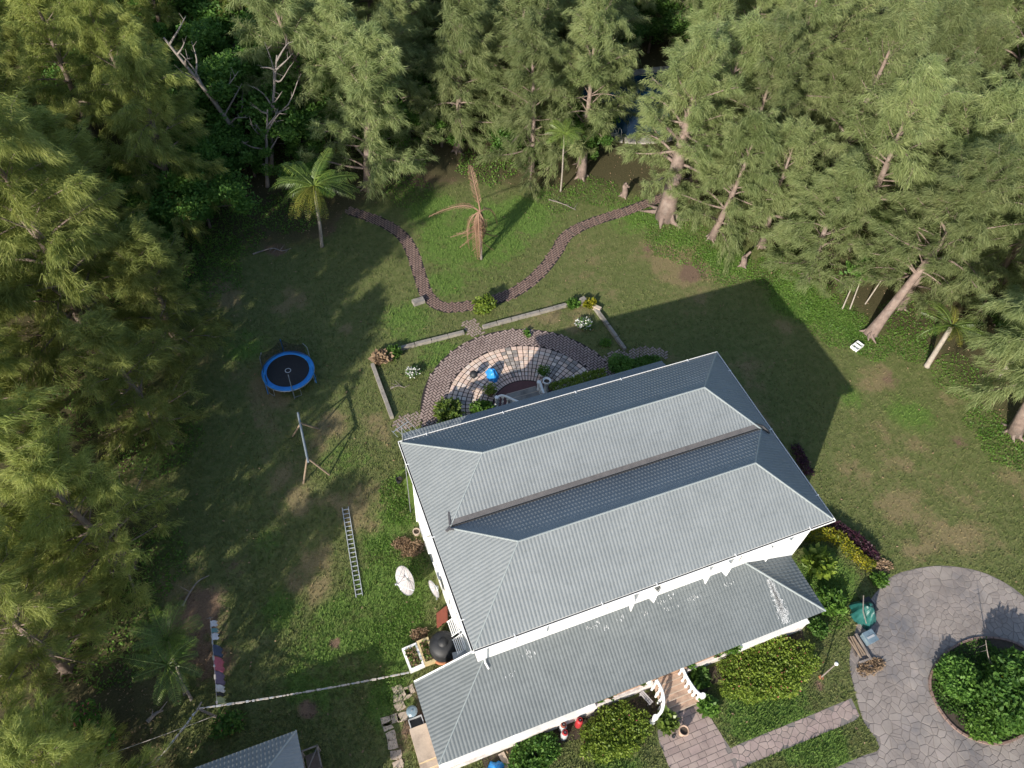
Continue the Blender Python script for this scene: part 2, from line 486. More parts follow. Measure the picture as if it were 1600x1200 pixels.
WALK = GP([(1024, 1122), (1098, 1098), (1114, 1128), (1142, 1170), (1150, 1187), (1160, 1230), (1060, 1260), (1046, 1200), (1030, 1160)])
SIDEWALK = GP([(1142, 1168), (1210, 1140), (1270, 1116), (1330, 1091), (1343, 1118), (1338, 1125), (1270, 1153), (1200, 1182), (1152, 1202)])
PATIO_C = (10.25, 5.3)

def blobs(x, y, lst):
    d = np.zeros(np.shape(x))
    for px, py, r, a in lst:
        g = G(px, py)
        rr = ((x - g.x) ** 2 + (y - g.y) ** 2) / (r * r)
        d = np.maximum(d, a * np.exp(-rr * 0.9))
    return d

DRY = [(480, 880, 1.7, 1), (500, 860, 1.2, .8), (455, 460, 1.6, .7), (350, 470, 1.6, .7), (540, 510, 1.0, .6), (440, 625, .7, .9), (410, 600, .8, .8), (560, 790, 2.2, .75), (610, 790, 1.3, .6), (520, 660, 1.2, .6), (590, 660, 1.5, .7), (465, 780, 1.5, .6),
       (1050, 415, 2.6, .85), (1000, 395, 2.0, .6), (1100, 440, 2.2, .6), (940, 400, 1.8, .6), (885, 440, 1.4, .5), (1230, 520, 2.0, .6), (1360, 600, 1.6, .7), (1400, 700, 3.0, .75), (1330, 740, 2.4, .6), (1500, 760, 2.6, .6), (1430, 800, 3.2, .65), (1300, 690, 1.5, .5),
       (1520, 850, 2.4, .6), (1480, 620, 1.6, .6), (1580, 740, 1.6, .6), (1070, 470, 2.5, .5), (640, 1150, 1.4, .6), (675, 1010, .7, .8), (900, 500, 1.2, .55), (820, 490, 1.5, .4), (395, 1010, .9, .5), (330, 930, 1.0, .6), (1190, 640, 2.4, .5), (1180, 560, 2.0, .45),
       (300, 900, 1.2, .7), (980, 1160, .8, .5), (1350, 1010, 1.0, .8), (1050, 560, 1.2, .5), (430, 760, 1.4, .5), (610, 610, 1.0, .5), (1250, 720, 1.6, .45), (860, 480, 1.6, .5), (520, 430, 1.2, .4), (490, 700, 1.0, .5), (400, 700, 1.2, .4)]
SOILB = [(700, 262, 2.2, 1), (660, 275, 1.6, .9), (500, 350, 1.8, .8), (1080, 425, 1.3, .6), (430, 390, .8, .8), (520, 330, 1.5, .8), (1300, 430, 1.6, .8), (1010, 390, 1.3, .4), (360, 880, 1.2, .5), (310, 960, 1.6, .7), (330, 1030, 1.6, .6), (525, 1005, .35, .9), (480, 1110, .5, .9), (1280, 1070, .3, .8), (1340, 1045, .7, .8), (1210, 580, .7, .35), (1390, 590, .9, .4), (1500, 690, .8, .4), (1470, 560, 1.2, .6), (645, 1130, 1.1, .6), (660, 1085, .7, .6), (640, 1170, 1.0, .6)]
LUSH = [(740, 370, 4.5, 1), (680, 330, 2.4, .9), (820, 340, 3.0, .9), (990, 340, 2.4, .9), (1060, 380, 2.0, .9), (1130, 410, 2.0, .9), (620, 800, 1.6, 1), (640, 760, 1.3, 1), (600, 930, 2.6, .9), (560, 980, 2.6, .9), (590, 850, 1.3, .8), (500, 1040, 2.5, .8), (440, 950, 1.6, .6),
        (1250, 470, 2.6, .9), (1320, 510, 2.2, 1), (1420, 650, 1.8, .8), (1330, 620, 1.3, .6), (1200, 1110, 2.4, 1), (1290, 900, 2.0, .9), (1250, 1150, 1.8, .9), (1290, 1170, 1.4, .9), (960, 1190, 1.4, .8), (700, 440, 2.0, .7), (640, 500, 2.5, .6), (480, 560, 2.0, .4), (540, 720, 2.0, .5), (380, 540, 2.0, .6), (690, 560, 2.0, .7), (420, 850, 1.3, .5), (620, 1000, 1.8, 1), (610, 1100, 1.5, .8)]

def ground_attr(x, y):
    ins = in_poly(x, y, LAWN)
    d = poly_dist(x, y, LAWN)
    n0 = fbm(x, y, 3, 5, 0.22)
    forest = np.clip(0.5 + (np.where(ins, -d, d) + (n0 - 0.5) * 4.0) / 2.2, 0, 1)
    n1 = fbm(x, y, 5, 6, 0.30)
    n2 = fbm(x, y, 9, 6, 0.9)
    ed = (n1 - 0.5) * 0.9 + (n2 - 0.5) * 1.5
    lush0 = blobs(x, y, LUSH)
    dry = np.clip(blobs(x, y, DRY) * (1 + ed * 1.6) + np.clip((n1 - 0.56) * 3.2, 0, .6) * (0.6 + n2 * .8) * (1 - lush0), 0, 1)
    soil = np.clip(blobs(x, y, SOILB) * (1.0 + ed * 1.8), 0, 1)
    lush = np.clip(lush0 * (1 + ed), 0, 1)
    return dry, lush, soil, forest

def set_attr(me, name, vals):
    a = me.attributes.new(name, 'FLOAT', 'POINT')
    a.data.foreach_set('value', np.asarray(vals, np.float32))

def ground_material():
    m = bpy.data.materials.new('lawn_and_forest_floor')
    m.use_nodes = True
    nt = m.node_tree
    b = nt.nodes['Principled BSDF']
    b.inputs['Roughness'].default_value = 0.95
    b.inputs['Specular IOR Level'].default_value = 0.15
    pos = N(nt, 'ShaderNodeNewGeometry').outputs['Position']
    def noise(s, det=5, rough=0.65, vec=None):
        n = N(nt, 'ShaderNodeTexNoise')
        n.inputs['Scale'].default_value = s
        n.inputs['Detail'].default_value = det
        n.inputs['Roughness'].default_value = rough
        nt.links.new(vec or pos, n.inputs['Vector'])
        return n.outputs['Fac']
    def attr(nm):
        a = N(nt, 'ShaderNodeAttribute')
        a.attribute_name = nm
        return a.outputs['Fac']
    def ramp(f, a, ca, bpos, cb):
        r = N(nt, 'ShaderNodeValToRGB')
        r.color_ramp.elements[0].position = a; r.color_ramp.elements[0].color = (*ca, 1)
        r.color_ramp.elements[1].position = bpos; r.color_ramp.elements[1].color = (*cb, 1)
        nt.links.new(f, r.inputs[0])
        return r.outputs[0]
    def mix(f, c1, c2):
        x = N(nt, 'ShaderNodeMixRGB')
        nt.links.new(f, x.inputs[0])
        nt.links.new(c1, x.inputs[1]); nt.links.new(c2, x.inputs[2])
        return x.outputs[0]
    def math2(op, a, bb):
        x = N(nt, 'ShaderNodeMath', operation=op)
        x.use_clamp = True
        for i, v in enumerate((a, bb)):
            if isinstance(v, (int, float)):
                x.inputs[i].default_value = v
            else:
                nt.links.new(v, x.inputs[i])
        return x.outputs[0]
    fine = noise(9.0, 7, 0.75)
    mid = noise(1.7, 6)
    edge = noise(2.6, 9, 0.78)
    # fine noise breaks up the soft edges of the patches
    def sharp(a, amt=0.7, lo=0.22):
        s = N(nt, 'ShaderNodeMath', operation='MULTIPLY_ADD')
        nt.links.new(edge, s.inputs[0]); s.inputs[1].default_value = 1.5; s.inputs[2].default_value = -0.75
        t_ = N(nt, 'ShaderNodeMath', operation='ADD')
        nt.links.new(a, t_.inputs[0]); nt.links.new(s.outputs[0], t_.inputs[1])
        mr = N(nt, 'ShaderNodeMapRange')
        mr.interpolation_type = 'SMOOTHSTEP'
        mr.inputs['From Min'].default_value = lo
        mr.inputs['From Max'].default_value = lo + amt * .6
        nt.links.new(t_.outputs[0], mr.inputs['Value'])
        return mr.outputs[0]
    green = ramp(mid, 0.3, (0.084, 0.108, 0.032), 0.7, (0.140, 0.150, 0.058))
    lush = ramp(fine, 0.3, (0.056, 0.118, 0.022), 0.72, (0.148, 0.215, 0.050))
    dry = ramp(fine, 0.3, (0.130, 0.112, 0.048), 0.7, (0.240, 0.190, 0.105))
    soil = ramp(fine, 0.3, (0.105, 0.070, 0.046), 0.7, (0.205, 0.138, 0.095))
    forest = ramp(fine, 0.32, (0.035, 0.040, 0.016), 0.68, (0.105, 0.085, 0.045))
    c = mix(sharp(attr('lush')), green, lush)
    c = mix(sharp(attr('dry'), 1.05, 0.27), c, dry)
    # scattered straw-coloured tufts everywhere
    sp = N(nt, 'ShaderNodeMapRange')
    sp.inputs['From Min'].default_value = 0.54; sp.inputs['From Max'].default_value = 0.70
    sp.inputs['To Max'].default_value = 0.55
    nt.links.new(noise(3.4, 8, 0.78), sp.inputs['Value'])
    c = mix(sp.outputs[0], c, dry)
    sq = N(nt, 'ShaderNodeMapRange')
    sq.inputs['From Min'].default_value = 0.55; sq.inputs['From Max'].default_value = 0.72
    sq.inputs['To Max'].default_value = 0.7
    nt.links.new(noise(2.3, 8, 0.8), sq.inputs['Value'])
    c = mix(sq.outputs[0], c, lush)
    c = mix(sharp(attr('soil')), c, soil)
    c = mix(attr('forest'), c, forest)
    # blade to blade brightness
    vn = noise(26.0, 4, 0.8)
    hs = N(nt, 'ShaderNodeHueSaturation')
    mr = N(nt, 'ShaderNodeMapRange')
    mr.inputs['From Min'].default_value = 0.3; mr.inputs['From Max'].default_value = 0.7
    mr.inputs['To Min'].default_value = 0.5; mr.inputs['To Max'].default_value = 1.5
    nt.links.new(vn, mr.inputs['Value'])
    nt.links.new(mr.outputs[0], hs.inputs['Value'])
    nt.links.new(c, hs.inputs['Color'])
    nt.links.new(hs.outputs[0], b.inputs['Base Color'])
    bp = N(nt, 'ShaderNodeBump')
    bp.inputs['Strength'].default_value = 0.5
    bp.inputs['Distance'].default_value = 0.08
    nt.links.new(math2('ADD', math2('MULTIPLY', noise(7.0, 6, 0.8), 0.7), math2('MULTIPLY', noise(1.1, 3), 0.5)), bp.inputs['Height'])
    nt.links.new(bp.outputs[0], b.inputs['Normal'])
    return m
M['ground'] = ground_material()

def axis(lo, hi, step, far):
    a = list(np.arange(lo, hi + 1e-6, step))
    g = step
    left, right = [lo], [hi]
    while right[-1] < far:
        g *= 1.5
        left.append(left[-1] - g); right.append(right[-1] + g)
    return np.array(left[:0:-1] + a + right[1:])
gx = axis(-34, 62, 0.34, 2500)
gy = axis(-34, 62, 0.34, 2500)
GX, GY = np.meshgrid(gx, gy, indexing='ij')
fx, fy = GX.ravel(), GY.ravel()
nx_, ny_ = len(gx), len(gy)
idx = np.arange(nx_ * ny_).reshape(nx_, ny_)
quads = np.stack([idx[:-1, :-1].ravel(), idx[1:, :-1].ravel(), idx[1:, 1:].ravel(), idx[:-1, 1:].ravel()], 1)
me = fast_mesh('ground', np.stack([fx, fy, np.zeros_like(fx)], 1), quads, True)
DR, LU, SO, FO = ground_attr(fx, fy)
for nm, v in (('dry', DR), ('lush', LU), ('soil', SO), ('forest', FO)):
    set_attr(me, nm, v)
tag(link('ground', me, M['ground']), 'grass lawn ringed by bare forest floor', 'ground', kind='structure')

# ------------------------------------------------------------------ masks of paved ground
def paved(x, y):
    r = in_poly(x, y, DRIVE) | in_poly(x, y, WALK) | in_poly(x, y, SIDEWALK)
    r |= poly_dist(x, y, PATH, False) < 0.55
    r |= (np.hypot(x - PATIO_C[0], y - PATIO_C[1]) < 7.55) & (y > 5.0)
    r |= (x > 0.2) & (x < 20) & (y < 3.2) & (y > -15.1)
    r |= (x > -2.9) & (x < 20) & (y < -11.2) & (y > -15.2)
    return r

# ------------------------------------------------------------------ lawn grass: real blades over the lawn in view
def grass_blades():
    n = 420000
    r = np.random.default_rng(21)
    px = r.uniform(180, 1640, n); py = r.uniform(250, 1230, n)
    d = (CR.T @ np.stack([(px - 800) / FPX, (py - 600) / FPX, np.ones(n)]))
    k = -CAM[2] / d[2]
    x = CAM[0] + d[0] * k; y = CAM[1] + d[1] * k
    dr, lu, so_, fo = ground_attr(x, y)
    keep = ~paved(x, y) & (r.random(n) > so_ * 0.95) & (r.random(n) > fo * 0.9) & (r.random(n) > dr * .75)
    x, y, dr, lu, so_, fo = [a[keep] for a in (x, y, dr, lu, so_, fo)]
    n = len(x)
    tall = r.random(n) < .10 + .12 * dr
    h = r.uniform(0.05, 0.11, n) * (1 + lu * 0.7) * np.where(tall, 2.1, 1.0)
    an = r.uniform(0, 2 * PI, n); wd = r.uniform(0.02, 0.045, n)
    tx = r.normal(0, 0.06, n); ty = r.normal(0, 0.06, n)
    v = np.zeros((n, 3, 3))
    v[:, 0] = np.stack([x - np.cos(an) * wd, y - np.sin(an) * wd, np.full(n, -0.01)], 1)
    v[:, 1] = np.stack([x + np.cos(an) * wd, y + np.sin(an) * wd, np.full(n, -0.01)], 1)
    v[:, 2] = np.stack([x + tx, y + ty, h], 1)
    me = fast_mesh('grass', v.reshape(-1, 3), np.arange(3 * n).reshape(n, 3))
    for nm, a in (('dry', dr), ('lush', lu), ('soil', so_), ('forest', fo)):
        set_attr(me, nm, np.repeat(a, 3))
    tag(link('grass', me, M['ground']), 'short patchy grass growing on the lawn', 'grass', kind='stuff')
grass_blades()

# ------------------------------------------------------------------ sheets under the paving
def sheet(name, poly, z, m, label, cat):
    mb = MB()
    mb.prism([(p[0], p[1]) for p in poly], -0.03, z)
    return tag(mb.build(name, m), label, cat, kind='structure')

# crazy paving: Voronoi stones squeezed inside an outline
def voronoi(poly, spacing, seed, hole=None, jit=0.55):
    r = random.Random(seed)
    xs = [p[0] for p in poly]; ys = [p[1] for p in poly]
    pts = {}
    nx = int((max(xs) - min(xs)) / spacing) + 3
    ny = int((max(ys) - min(ys)) / spacing) + 3
    for i in range(-1, nx):
        for j in range(-1, ny):
            if r.random() < 0.18:
                continue
            pts[(i, j)] = (min(xs) + (i + 0.5 * (j % 2) + r.uniform(-jit, jit)) * spacing, min(ys) + (j + r.uniform(-jit, jit)) * spacing)
    keys = list(pts)
    inside = in_poly(np.array([pts[k][0] for k in keys]), np.array([pts[k][1] for k in keys]), poly)
    if hole is not None:
        inside &= ~in_poly(np.array([pts[k][0] for k in keys]), np.array([pts[k][1] for k in keys]), hole)
    out = []
    for k, ok in zip(keys, inside):
        if not ok:
            continue
        c = pts[k]
        R = spacing * 1.6
        cell = [(c[0] - R, c[1] - R), (c[0] + R, c[1] - R), (c[0] + R, c[1] + R), (c[0] - R, c[1] + R)]
        for di in range(-3, 4):
            for dj in range(-3, 4):
                q = pts.get((k[0] + di, k[1] + dj))
                if q is None or q is c:
                    continue
                mx, my = (c[0] + q[0]) / 2, (c[1] + q[1]) / 2
                nx2, ny2 = q[0] - c[0], q[1] - c[1]
                nc = []
                for a, b in zip(cell, cell[1:] + cell[:1]):
                    da = (a[0] - mx) * nx2 + (a[1] - my) * ny2
                    db = (b[0] - mx) * nx2 + (b[1] - my) * ny2
                    if da <= 0:
                        nc.append(a)
                    if da * db < 0:
                        t = da / (da - db)
                        nc.append((a[0] + (b[0] - a[0]) * t, a[1] + (b[1] - a[1]) * t))
                cell = nc
                if len(cell) < 3:
                    break
            if len(cell) < 3:
                break
        if len(cell) < 3:
            continue
        vin = in_poly(np.array([p[0] for p in cell]), np.array([p[1] for p in cell]), poly)
        cell = [p if i else tuple(nearest_on(p, poly)) for p, i in zip(cell, vin)]
        if hole is not None:
            vh = in_poly(np.array([p[0] for p in cell]), np.array([p[1] for p in cell]), hole)
            cell = [tuple(nearest_on(p, hole)) if i else p for p, i in zip(cell, vh)]
        # drop doubled corners, shrink for the joint
        cc = []
        for p in cell:
            if not cc or math.hypot(p[0] - cc[-1][0], p[1] - cc[-1][1]) > 0.05:
                cc.append(p)
        if len(cc) < 3:
            continue
        cx = sum(p[0] for p in cc) / len(cc); cy = sum(p[1] for p in cc) / len(cc)
        g = 0.014 + 0.016 * r.random()
        res = []
        for p in cc:
            l = math.hypot(p[0] - cx, p[1] - cy)
            res.append((cx + (p[0] - cx) * max(0.3, 1 - g / max(l, .05)), cy + (p[1] - cy) * max(0.3, 1 - g / max(l, .05))))
        out.append(res)
    return out

def in_view(c, m=10):
    q = CR @ (np.array([c[0], c[1], 0]) - CAM)
    x, y = 800 + FPX * q[0] / q[2], 600 + FPX * q[1] / q[2]
    return -m < x < 1600 + m and -m < y < 1200 + m

def lay(parent, cells, m, name, z0=0.004, h=(0.014, 0.022), limit=300, seed=1):
    r = random.Random(seed)
    def area(c):
        return abs(sum(c[i][0] * c[(i + 1) % len(c)][1] - c[(i + 1) % len(c)][0] * c[i][1] for i in range(len(c)))) / 2
    vis = [c for c in cells if in_view((sum(p[0] for p in c) / len(c), sum(p[1] for p in c) / len(c)))]
    hid = [c for c in cells if c not in vis]
    vis.sort(key=area, reverse=True)
    for c in vis[:limit]:
        mm = m(c, r) if callable(m) else m
        MB().prism(c, z0, z0 + r.uniform(*h), 0.008).build(name, mm, parent)
    rest = vis[limit:] + hid
    if rest:
        mb = MB()
        for c in rest:
            mb.prism(c, z0, z0 + r.uniform(*h), 0.008)
        mm = m(rest[0], r) if callable(m) else m
        tag(mb.build(name + '_remainder', mm, parent), kind='stuff')

drive = sheet('driveway', DRIVE, 0.006, M['joint'], 'crazy paved turning circle of grey stone slabs', 'driveway')
lay(drive, voronoi(DRIVE, 0.36, 4, ISLAND), M['slab'], 'slab', z0=0.007)
walk2 = sheet('side_path', SIDEWALK, 0.006, M['joint'], 'crazy paved path from the walkway to the turning circle', 'path')
lay(walk2, voronoi(SIDEWALK, 0.33, 8), M['paver'], 'slab', z0=0.007)

# front walkway of squared pavers in running bond
walk = sheet('front_walkway', WALK, 0.010, M['joint'], 'pinkish squared paver walkway below the front steps', 'walkway')
cells = []
row = 0
y = -22.0
rr = random.Random(3)
while y < -16.3:
    hgt = rr.choice((0.30, 0.42))
    x = 6.0 + (0.27 if row % 2 else 0)
    while x < 16:
        wdt = rr.choice((0.42, 0.55, 0.55, 0.68))
        c = [(x + .014, y + .014), (x + wdt - .014, y + .014), (x + wdt - .014, y + hgt - .014), (x + .014, y + hgt - .014)]
        if in_poly(np.array([x + wdt / 2]), np.array([y + hgt / 2]), WALK)[0]:
            vi = in_poly(np.array([p[0] for p in c]), np.array([p[1] for p in c]), WALK)
            c = [p if i else tuple(nearest_on(p, WALK)) for p, i in zip(c, vi)]
            cells.append(c)
        x += wdt
    y += hgt
    row += 1
lay(walk, cells, M['paver'], 'paver', z0=0.011, h=(0.014, 0.02))

# bricks -------------------------------------------------------------
def herringbone(test, x0, x1, y0, y1, a=0.125, ang=0.0, z0=0.005, z1=0.03, gap=0.065, seed=1):
    """bricks 2a x a in herringbone, only where test(x, y)"""
    r = random.Random(seed)
    mb = MB()
    ca, sa = math.cos(ang), math.sin(ang)
    cx, cy = (x0 + x1) / 2, (y0 + y1) / 2
    R = int(math.hypot(x1 - x0, y1 - y0) / 2 / a) + 3
    cand = []
    for i in range(-R, R):
        for j in range(-R, R):
            k = (i - j) % 4
            if k == 0:
                u, v, lx, ly = (i + 1) * a, (j + .5) * a, 2 * a, a
            elif k == 2:
                u, v, lx, ly = (i + .5) * a, j * a, a, 2 * a
            else:
                continue
            cand.append((cx + u * ca - v * sa, cy + u * sa + v * ca, lx, ly))
    arr = np.array(cand)
    ok = (arr[:, 0] > x0) & (arr[:, 0] < x1) & (arr[:, 1] > y0) & (arr[:, 1] < y1)
    arr = arr[ok]
    arr = arr[test(arr[:, 0], arr[:, 1])]
    for bx, by, lx, ly in arr:
        zz = z1 + r.uniform(-.006, .006)
        mb.box((bx, by, (z0 + zz) / 2), (lx - gap, ly - gap, zz - z0), ang + r.uniform(-.03, .03))
    return mb

# winding brick path
pv = []
for s in (1, -1):
    side = []
    for i, p in enumerate(PATH):
        a = PATH[max(i - 1, 0)]; b = PATH[min(i + 1, len(PATH) - 1)]
        t = (b - a).normalized()
        side.append((p.x - s * t.y * 0.54, p.y + s * t.x * 0.54))
    pv.append(side)
mb = MB()
for i in range(len(PATH) - 1):
    q = [pv[0][i], pv[0][i + 1], pv[1][i + 1], pv[1][i]]
    mb.add([(x, y, 0.005) for x, y in q], [(3, 2, 1, 0)])
bp_ = tag(mb.build('brick_path', M['brick_joint']), 'narrow winding brown brick path looping across the lawn', 'path', kind='structure')
xs = [p.x for p in PATH]; ys = [p.y for p in PATH]
mbx = herringbone(lambda x, y: poly_dist(x, y, PATH, False) < 0.50, min(xs) - 1, max(xs) + 1, min(ys) - 1, max(ys) + 1, a=0.185, ang=0.5)
tag(mbx.build('brick_field', M['brick_path'], bp_), kind='stuff')
L_ = 0; k_ = 0
for i in range(1, len(PATH)):
    L_ += (PATH[i] - PATH[i - 1]).length
    if PATH[i].x > 20.5 and L_ > k_ + 1.25:           # timber cross pieces on the straight end
        k_ = L_
        t = (PATH[i] - PATH[i - 1]).normalized()
        mb = MB().box((PATH[i].x, PATH[i].y, 0.022), (0.10, 1.12, 0.05), math.atan2(t.y, t.x))
        mb.build('sleeper', M['bark_dark'], bp_)

# fan shaped patio
cxp, cyp = PATIO_C
mb = MB()
ring = [(cxp + 7.55 * math.cos(a), cyp + 7.55 * math.sin(a)) for a in np.linspace(-0.02, PI + .02, 60)]
mb.prism(ring + [(cxp - 7.55, 4.6), (cxp + 7.55, 4.6)], -0.03, 0.006)
patio = tag(mb.build('patio', M['brick_joint']), 'fan shaped patio of pale tiles edged with brick', 'patio', kind='structure')
def fan_test(x, y):
    r = np.hypot(x - cxp, y - cyp)
    return (r > 5.84) & (r < 7.5) & (y > 4.7)
tag(herringbone(fan_test, cxp - 8, cxp + 8, 4.4, cyp + 8, a=0.19, ang=0.3, z0=0.007, z1=0.034, seed=5).build('brick_border', M['brick'], patio), kind='stuff')
# tails of the brick border running to the garden walls and along the house
def tail_test(x, y):
    a = (x > 1.0) & (x < 4.6) & (y > 6.2 + .06 * x) & (y < 7.35 + .06 * x)
    b = (x > 15.6) & (x < 19.1) & (y > 6.7 + .05 * (x - 15)) & (y < 7.75 + .10 * (x - 15))
    c = (x >= 19.1) & (x < 22.2) & (np.abs(y - (7.3 - .18 * (x - 20.2) ** 2)) < .52)
    d = (x > 8.5) & (x < 9.7) & (y > 12.85) & (y < 14.6)
    return (a | b | c | d) & (np.hypot(x - cxp, y - cyp) > 7.52)
tag(herringbone(tail_test, 0, 23, 4.4, 15, a=0.19, ang=0.3, z0=0.002, z1=0.034, seed=6).build('brick_tail', M['brick'], patio), kind='stuff')
NS, r_in, r_out, NRg = 40, 2.50, 5.78, 9
tiles = []
rr = random.Random(11)
for s in range(NS):
    a0, a1 = PI * s / NS, PI * (s + 1) / NS
    for k in range(NRg):
        ra = r_in + (r_out - r_in) * (k / NRg) ** 0.94
        rb = r_in + (r_out - r_in) * ((k + 1) / NRg) ** 0.94
        g = 0.028
        da = g / ((ra + rb) / 2)
        c = [(cxp + R_ * math.cos(A_), cyp + R_ * math.sin(A_)) for R_, A_ in ((ra + g, a0 + da), (rb - g, a0 + da), (rb - g, a1 - da), (ra + g, a1 - da))]
        tiles.append((s, k, c))
grey_s = {8, 9, 18}
def tile_mat(c, r):
    x = sum(p[0] for p in c) / 4 - cxp; y = sum(p[1] for p in c) / 4 - cyp
    s = int(math.atan2(y, x) / PI * NS)
    if s in grey_s:
        return M['tile_grey'] if r.random() < .75 else M['tile_white']
    if s in (5, 6, 7, 10, 17, 19) and r.random() < .4:
        return M['tile_grey']
    if s > 33:
        return M['tile_grey'] if r.random() < .45 else M['tile_pink']
    return M['tile_white'] if r.random() < .3 else M['tile_pink']
lay(patio, [c for s, k, c in tiles], tile_mat, 'paving_tile', z0=0.008, h=(0.03, 0.042), limit=300, seed=2)
mb = MB()
mb.prism([(cxp + 2.44 * math.cos(a), cyp + 2.44 * math.sin(a)) for a in np.linspace(0, PI, 30)] + [(cxp - 2.44, 4.7), (cxp + 2.44, 4.7)], 0.0065, 0.035)
mb.build('landing', M['maroon'], patio)

# swimming pool between the trees ------------------------------------
pool_poly = [(30.6, 33.2), (38.6, 32.2), (43.8, 39.0), (41, 42.2), (30.6, 41.2)]
mb = MB().prism([(p[0], p[1]) for p in spline([(x, y, 0) for x, y in pool_poly], 5, True)], -0.02, 0.09)
pool = tag(mb.build('swimming_pool', M['water']), 'dark blue swimming pool behind the casuarina trunks', 'pool', kind='structure')
edge = spline([(x, y, 0) for x, y in pool_poly], 7, True)
for i in range(0, len(edge)):
    a, b = edge[i], edge[(i + 1) % len(edge)]
    t = (b - a); l = t.length; t.normalize()
    nrm = Vector((t.y, -t.x, 0))
    wd_ = 0.95 if (a.y < 34.5 or a.y > 40) else 0.55
    c = (a + b) / 2 + nrm * wd_ * 0.45
    MB().box((c.x, c.y, 0.08), (l * 0.97, wd_, 0.2), math.atan2(t.y, t.x)).build('coping_stone', M['stone'], pool)

# kerb of bricks round the island
kerb = tag(MB().prism([(p.x, p.y) for p in ISLAND], -0.02, 0.03).build('planting_island', M['soil']), 'soil bed inside the turning circle', 'flower bed', kind='structure')
acc = 0
for i in range(len(ISLAND)):
    a, b = ISLAND[i], ISLAND[(i + 1) % len(ISLAND)]
    t = (b - a); l = t.length; t.normalize()
    n_ = max(1, int(l / 0.20))
    for k in range(n_):
        c = a + t * l * (k + .5) / n_
        MB().box((c.x, c.y, 0.06), (l / n_ - .03, 0.12, 0.11), math.atan2(t.y, t.x) + rr.uniform(-.06, .06)).build('brick', M['brick_path'], kerb)
# ================================================================== THE HOUSE
S_, W_, HE, T_ = 20.2, 12.2, 8.157, 0.647
V1, V2 = 3.495, 8.762
E2 = W_ - V2
VV = (2 * V1 + 2 * V2 - W_) / 2
CV = 2 * V1 - VV
OV = 0.40
house = thing('house', 'large white two storey house with grey tiled twin hip roof and front porch', 'house', (S_ / 2, -W_ / 2, 0))
HB = Matrix.Translation((-S_ / 2, W_ / 2, 0))

def hbuild(mb, name, m, parent=None, smooth=False):
    """build a part in world coordinates under the house (or under a part of it)"""
    mb.v = [(x - S_ / 2, y + W_ / 2, z) for x, y, z in mb.v]
    return mb.build(name, m, parent or house, smooth)

def roof_face(o, e, up, length, hi, t, amp=0.016, step=0.030, period=0.19, course=0.36, off=0.0):
    """pressed metal tile sheet: o eave start, e unit along the eave, up unit plan direction uphill; hi(x) plan run available at x"""
    o, e, up = Vector(o), Vector(e), Vector(up)
    k = math.sqrt(1 + t * t)
    s = (up + Vector((0, 0, t))) / k
    n = Vector((0, 0, 1)) - s * s.z
    n.normalize()
    xs = np.arange(0, length + 1e-6, period / 6)
    xs = np.append(xs, length)
    maxr = max(hi(x) for x in xs) * k
    rows = [0.0]
    y = 0
    while y < maxr:
        rows += [y + course - 1e-3, y + course]
        y += course
    V, F = [], []
    nr = len(rows)
    prof = lambda x: (0.5 + 0.5 * math.cos(2 * PI * x / period)) ** 0.8
    for x in xs:
        top = max(hi(x), 0) * k
        pr = prof(x) * amp
        for j, yy in enumerate(rows):
            q = min(yy, top)
            fr = (q % course) / course if (j % 2 == 0) else min((q - rows[j - 1]) / course, 1.0)
            if j % 2 == 0 and yy <= top:
                fr = 0.0
            h = pr + step * (1 - fr) + off
            V.append(o + e * x + s * q + n * h)
    F = []
    for i in range(len(xs) - 1):
        b0, b1 = i * nr, (i + 1) * nr
        t0, t1 = max(hi(xs[i]), 0) * k, max(hi(xs[i + 1]), 0) * k
        for j in range(nr - 1):
            if rows[j] >= t0 and rows[j] >= t1:
                break
            F.append((b0 + j, b1 + j, b1 + j + 1, b0 + j + 1))
    return V, F

def add_face(parent, name, *a, **kw):
    mt = kw.pop('m', 'roof')
    V, F = roof_face(*a, **kw)
    mb = MB()
    mb.v = [tuple(v) for v in V]; mb.f = F
    o = hbuild(mb, name, M[mt], parent)
    o.data.polygons.foreach_set('use_smooth', np.zeros(len(o.data.polygons), bool))
    return o

# --- walls
mb = MB()
x0, x1, y0, y1 = OV, S_ - OV, -OV, -(W_ - OV)
mb.box(((x0 + x1) / 2, (y0 + y1) / 2, (HE - 0.12) / 2), (x1 - x0, y0 - y1, HE - 0.12))
hbuild(mb, 'wall', M['wall'])
mb = MB().box((S_ / 2, -W_ / 2, HE - 0.10), (S_ - 0.06, W_ - 0.06, 0.06))
hbuild(mb, 'soffit', M['white_paint'])
# --- main roof
mb = MB()
# closed roof underlay, so nothing shows through
zr1, zr2, zv = HE + T_ * V1, HE + T_ * E2, HE + T_ * CV
d = 0.03
vs = [(0, 0, HE - d), (S_, 0, HE - d), (S_, -W_, HE - d), (0, -W_, HE - d), (V1, -V1, zr1 - d), (S_ - V1, -V1, zr1 - d), (E2, -V2, zr2 - d), (S_ - E2, -V2, zr2 - d), (CV, -VV, zv - d), (S_ - CV, -VV, zv - d)]
mb.add(vs, [(1, 0, 4, 5), (4, 8, 9, 5), (8, 6, 7, 9), (6, 3, 2, 7), (0, 3, 6, 8, 4), (2, 1, 5, 9, 7)])
roof = hbuild(mb, 'roof', M['roof'])
def lefthi(v):
    if v < V1: return v
    if v < VV: return 2 * V1 - v
    if v < V2: return CV + (v - VV)
    return W_ - v
GW = 0.32     # width of the valley sheet in plan
add_face(roof, 'back_slope', (S_, 0, HE), (-1, 0, 0), (0, -1, 0), S_, lambda x: min(x, S_ - x, V1), T_)
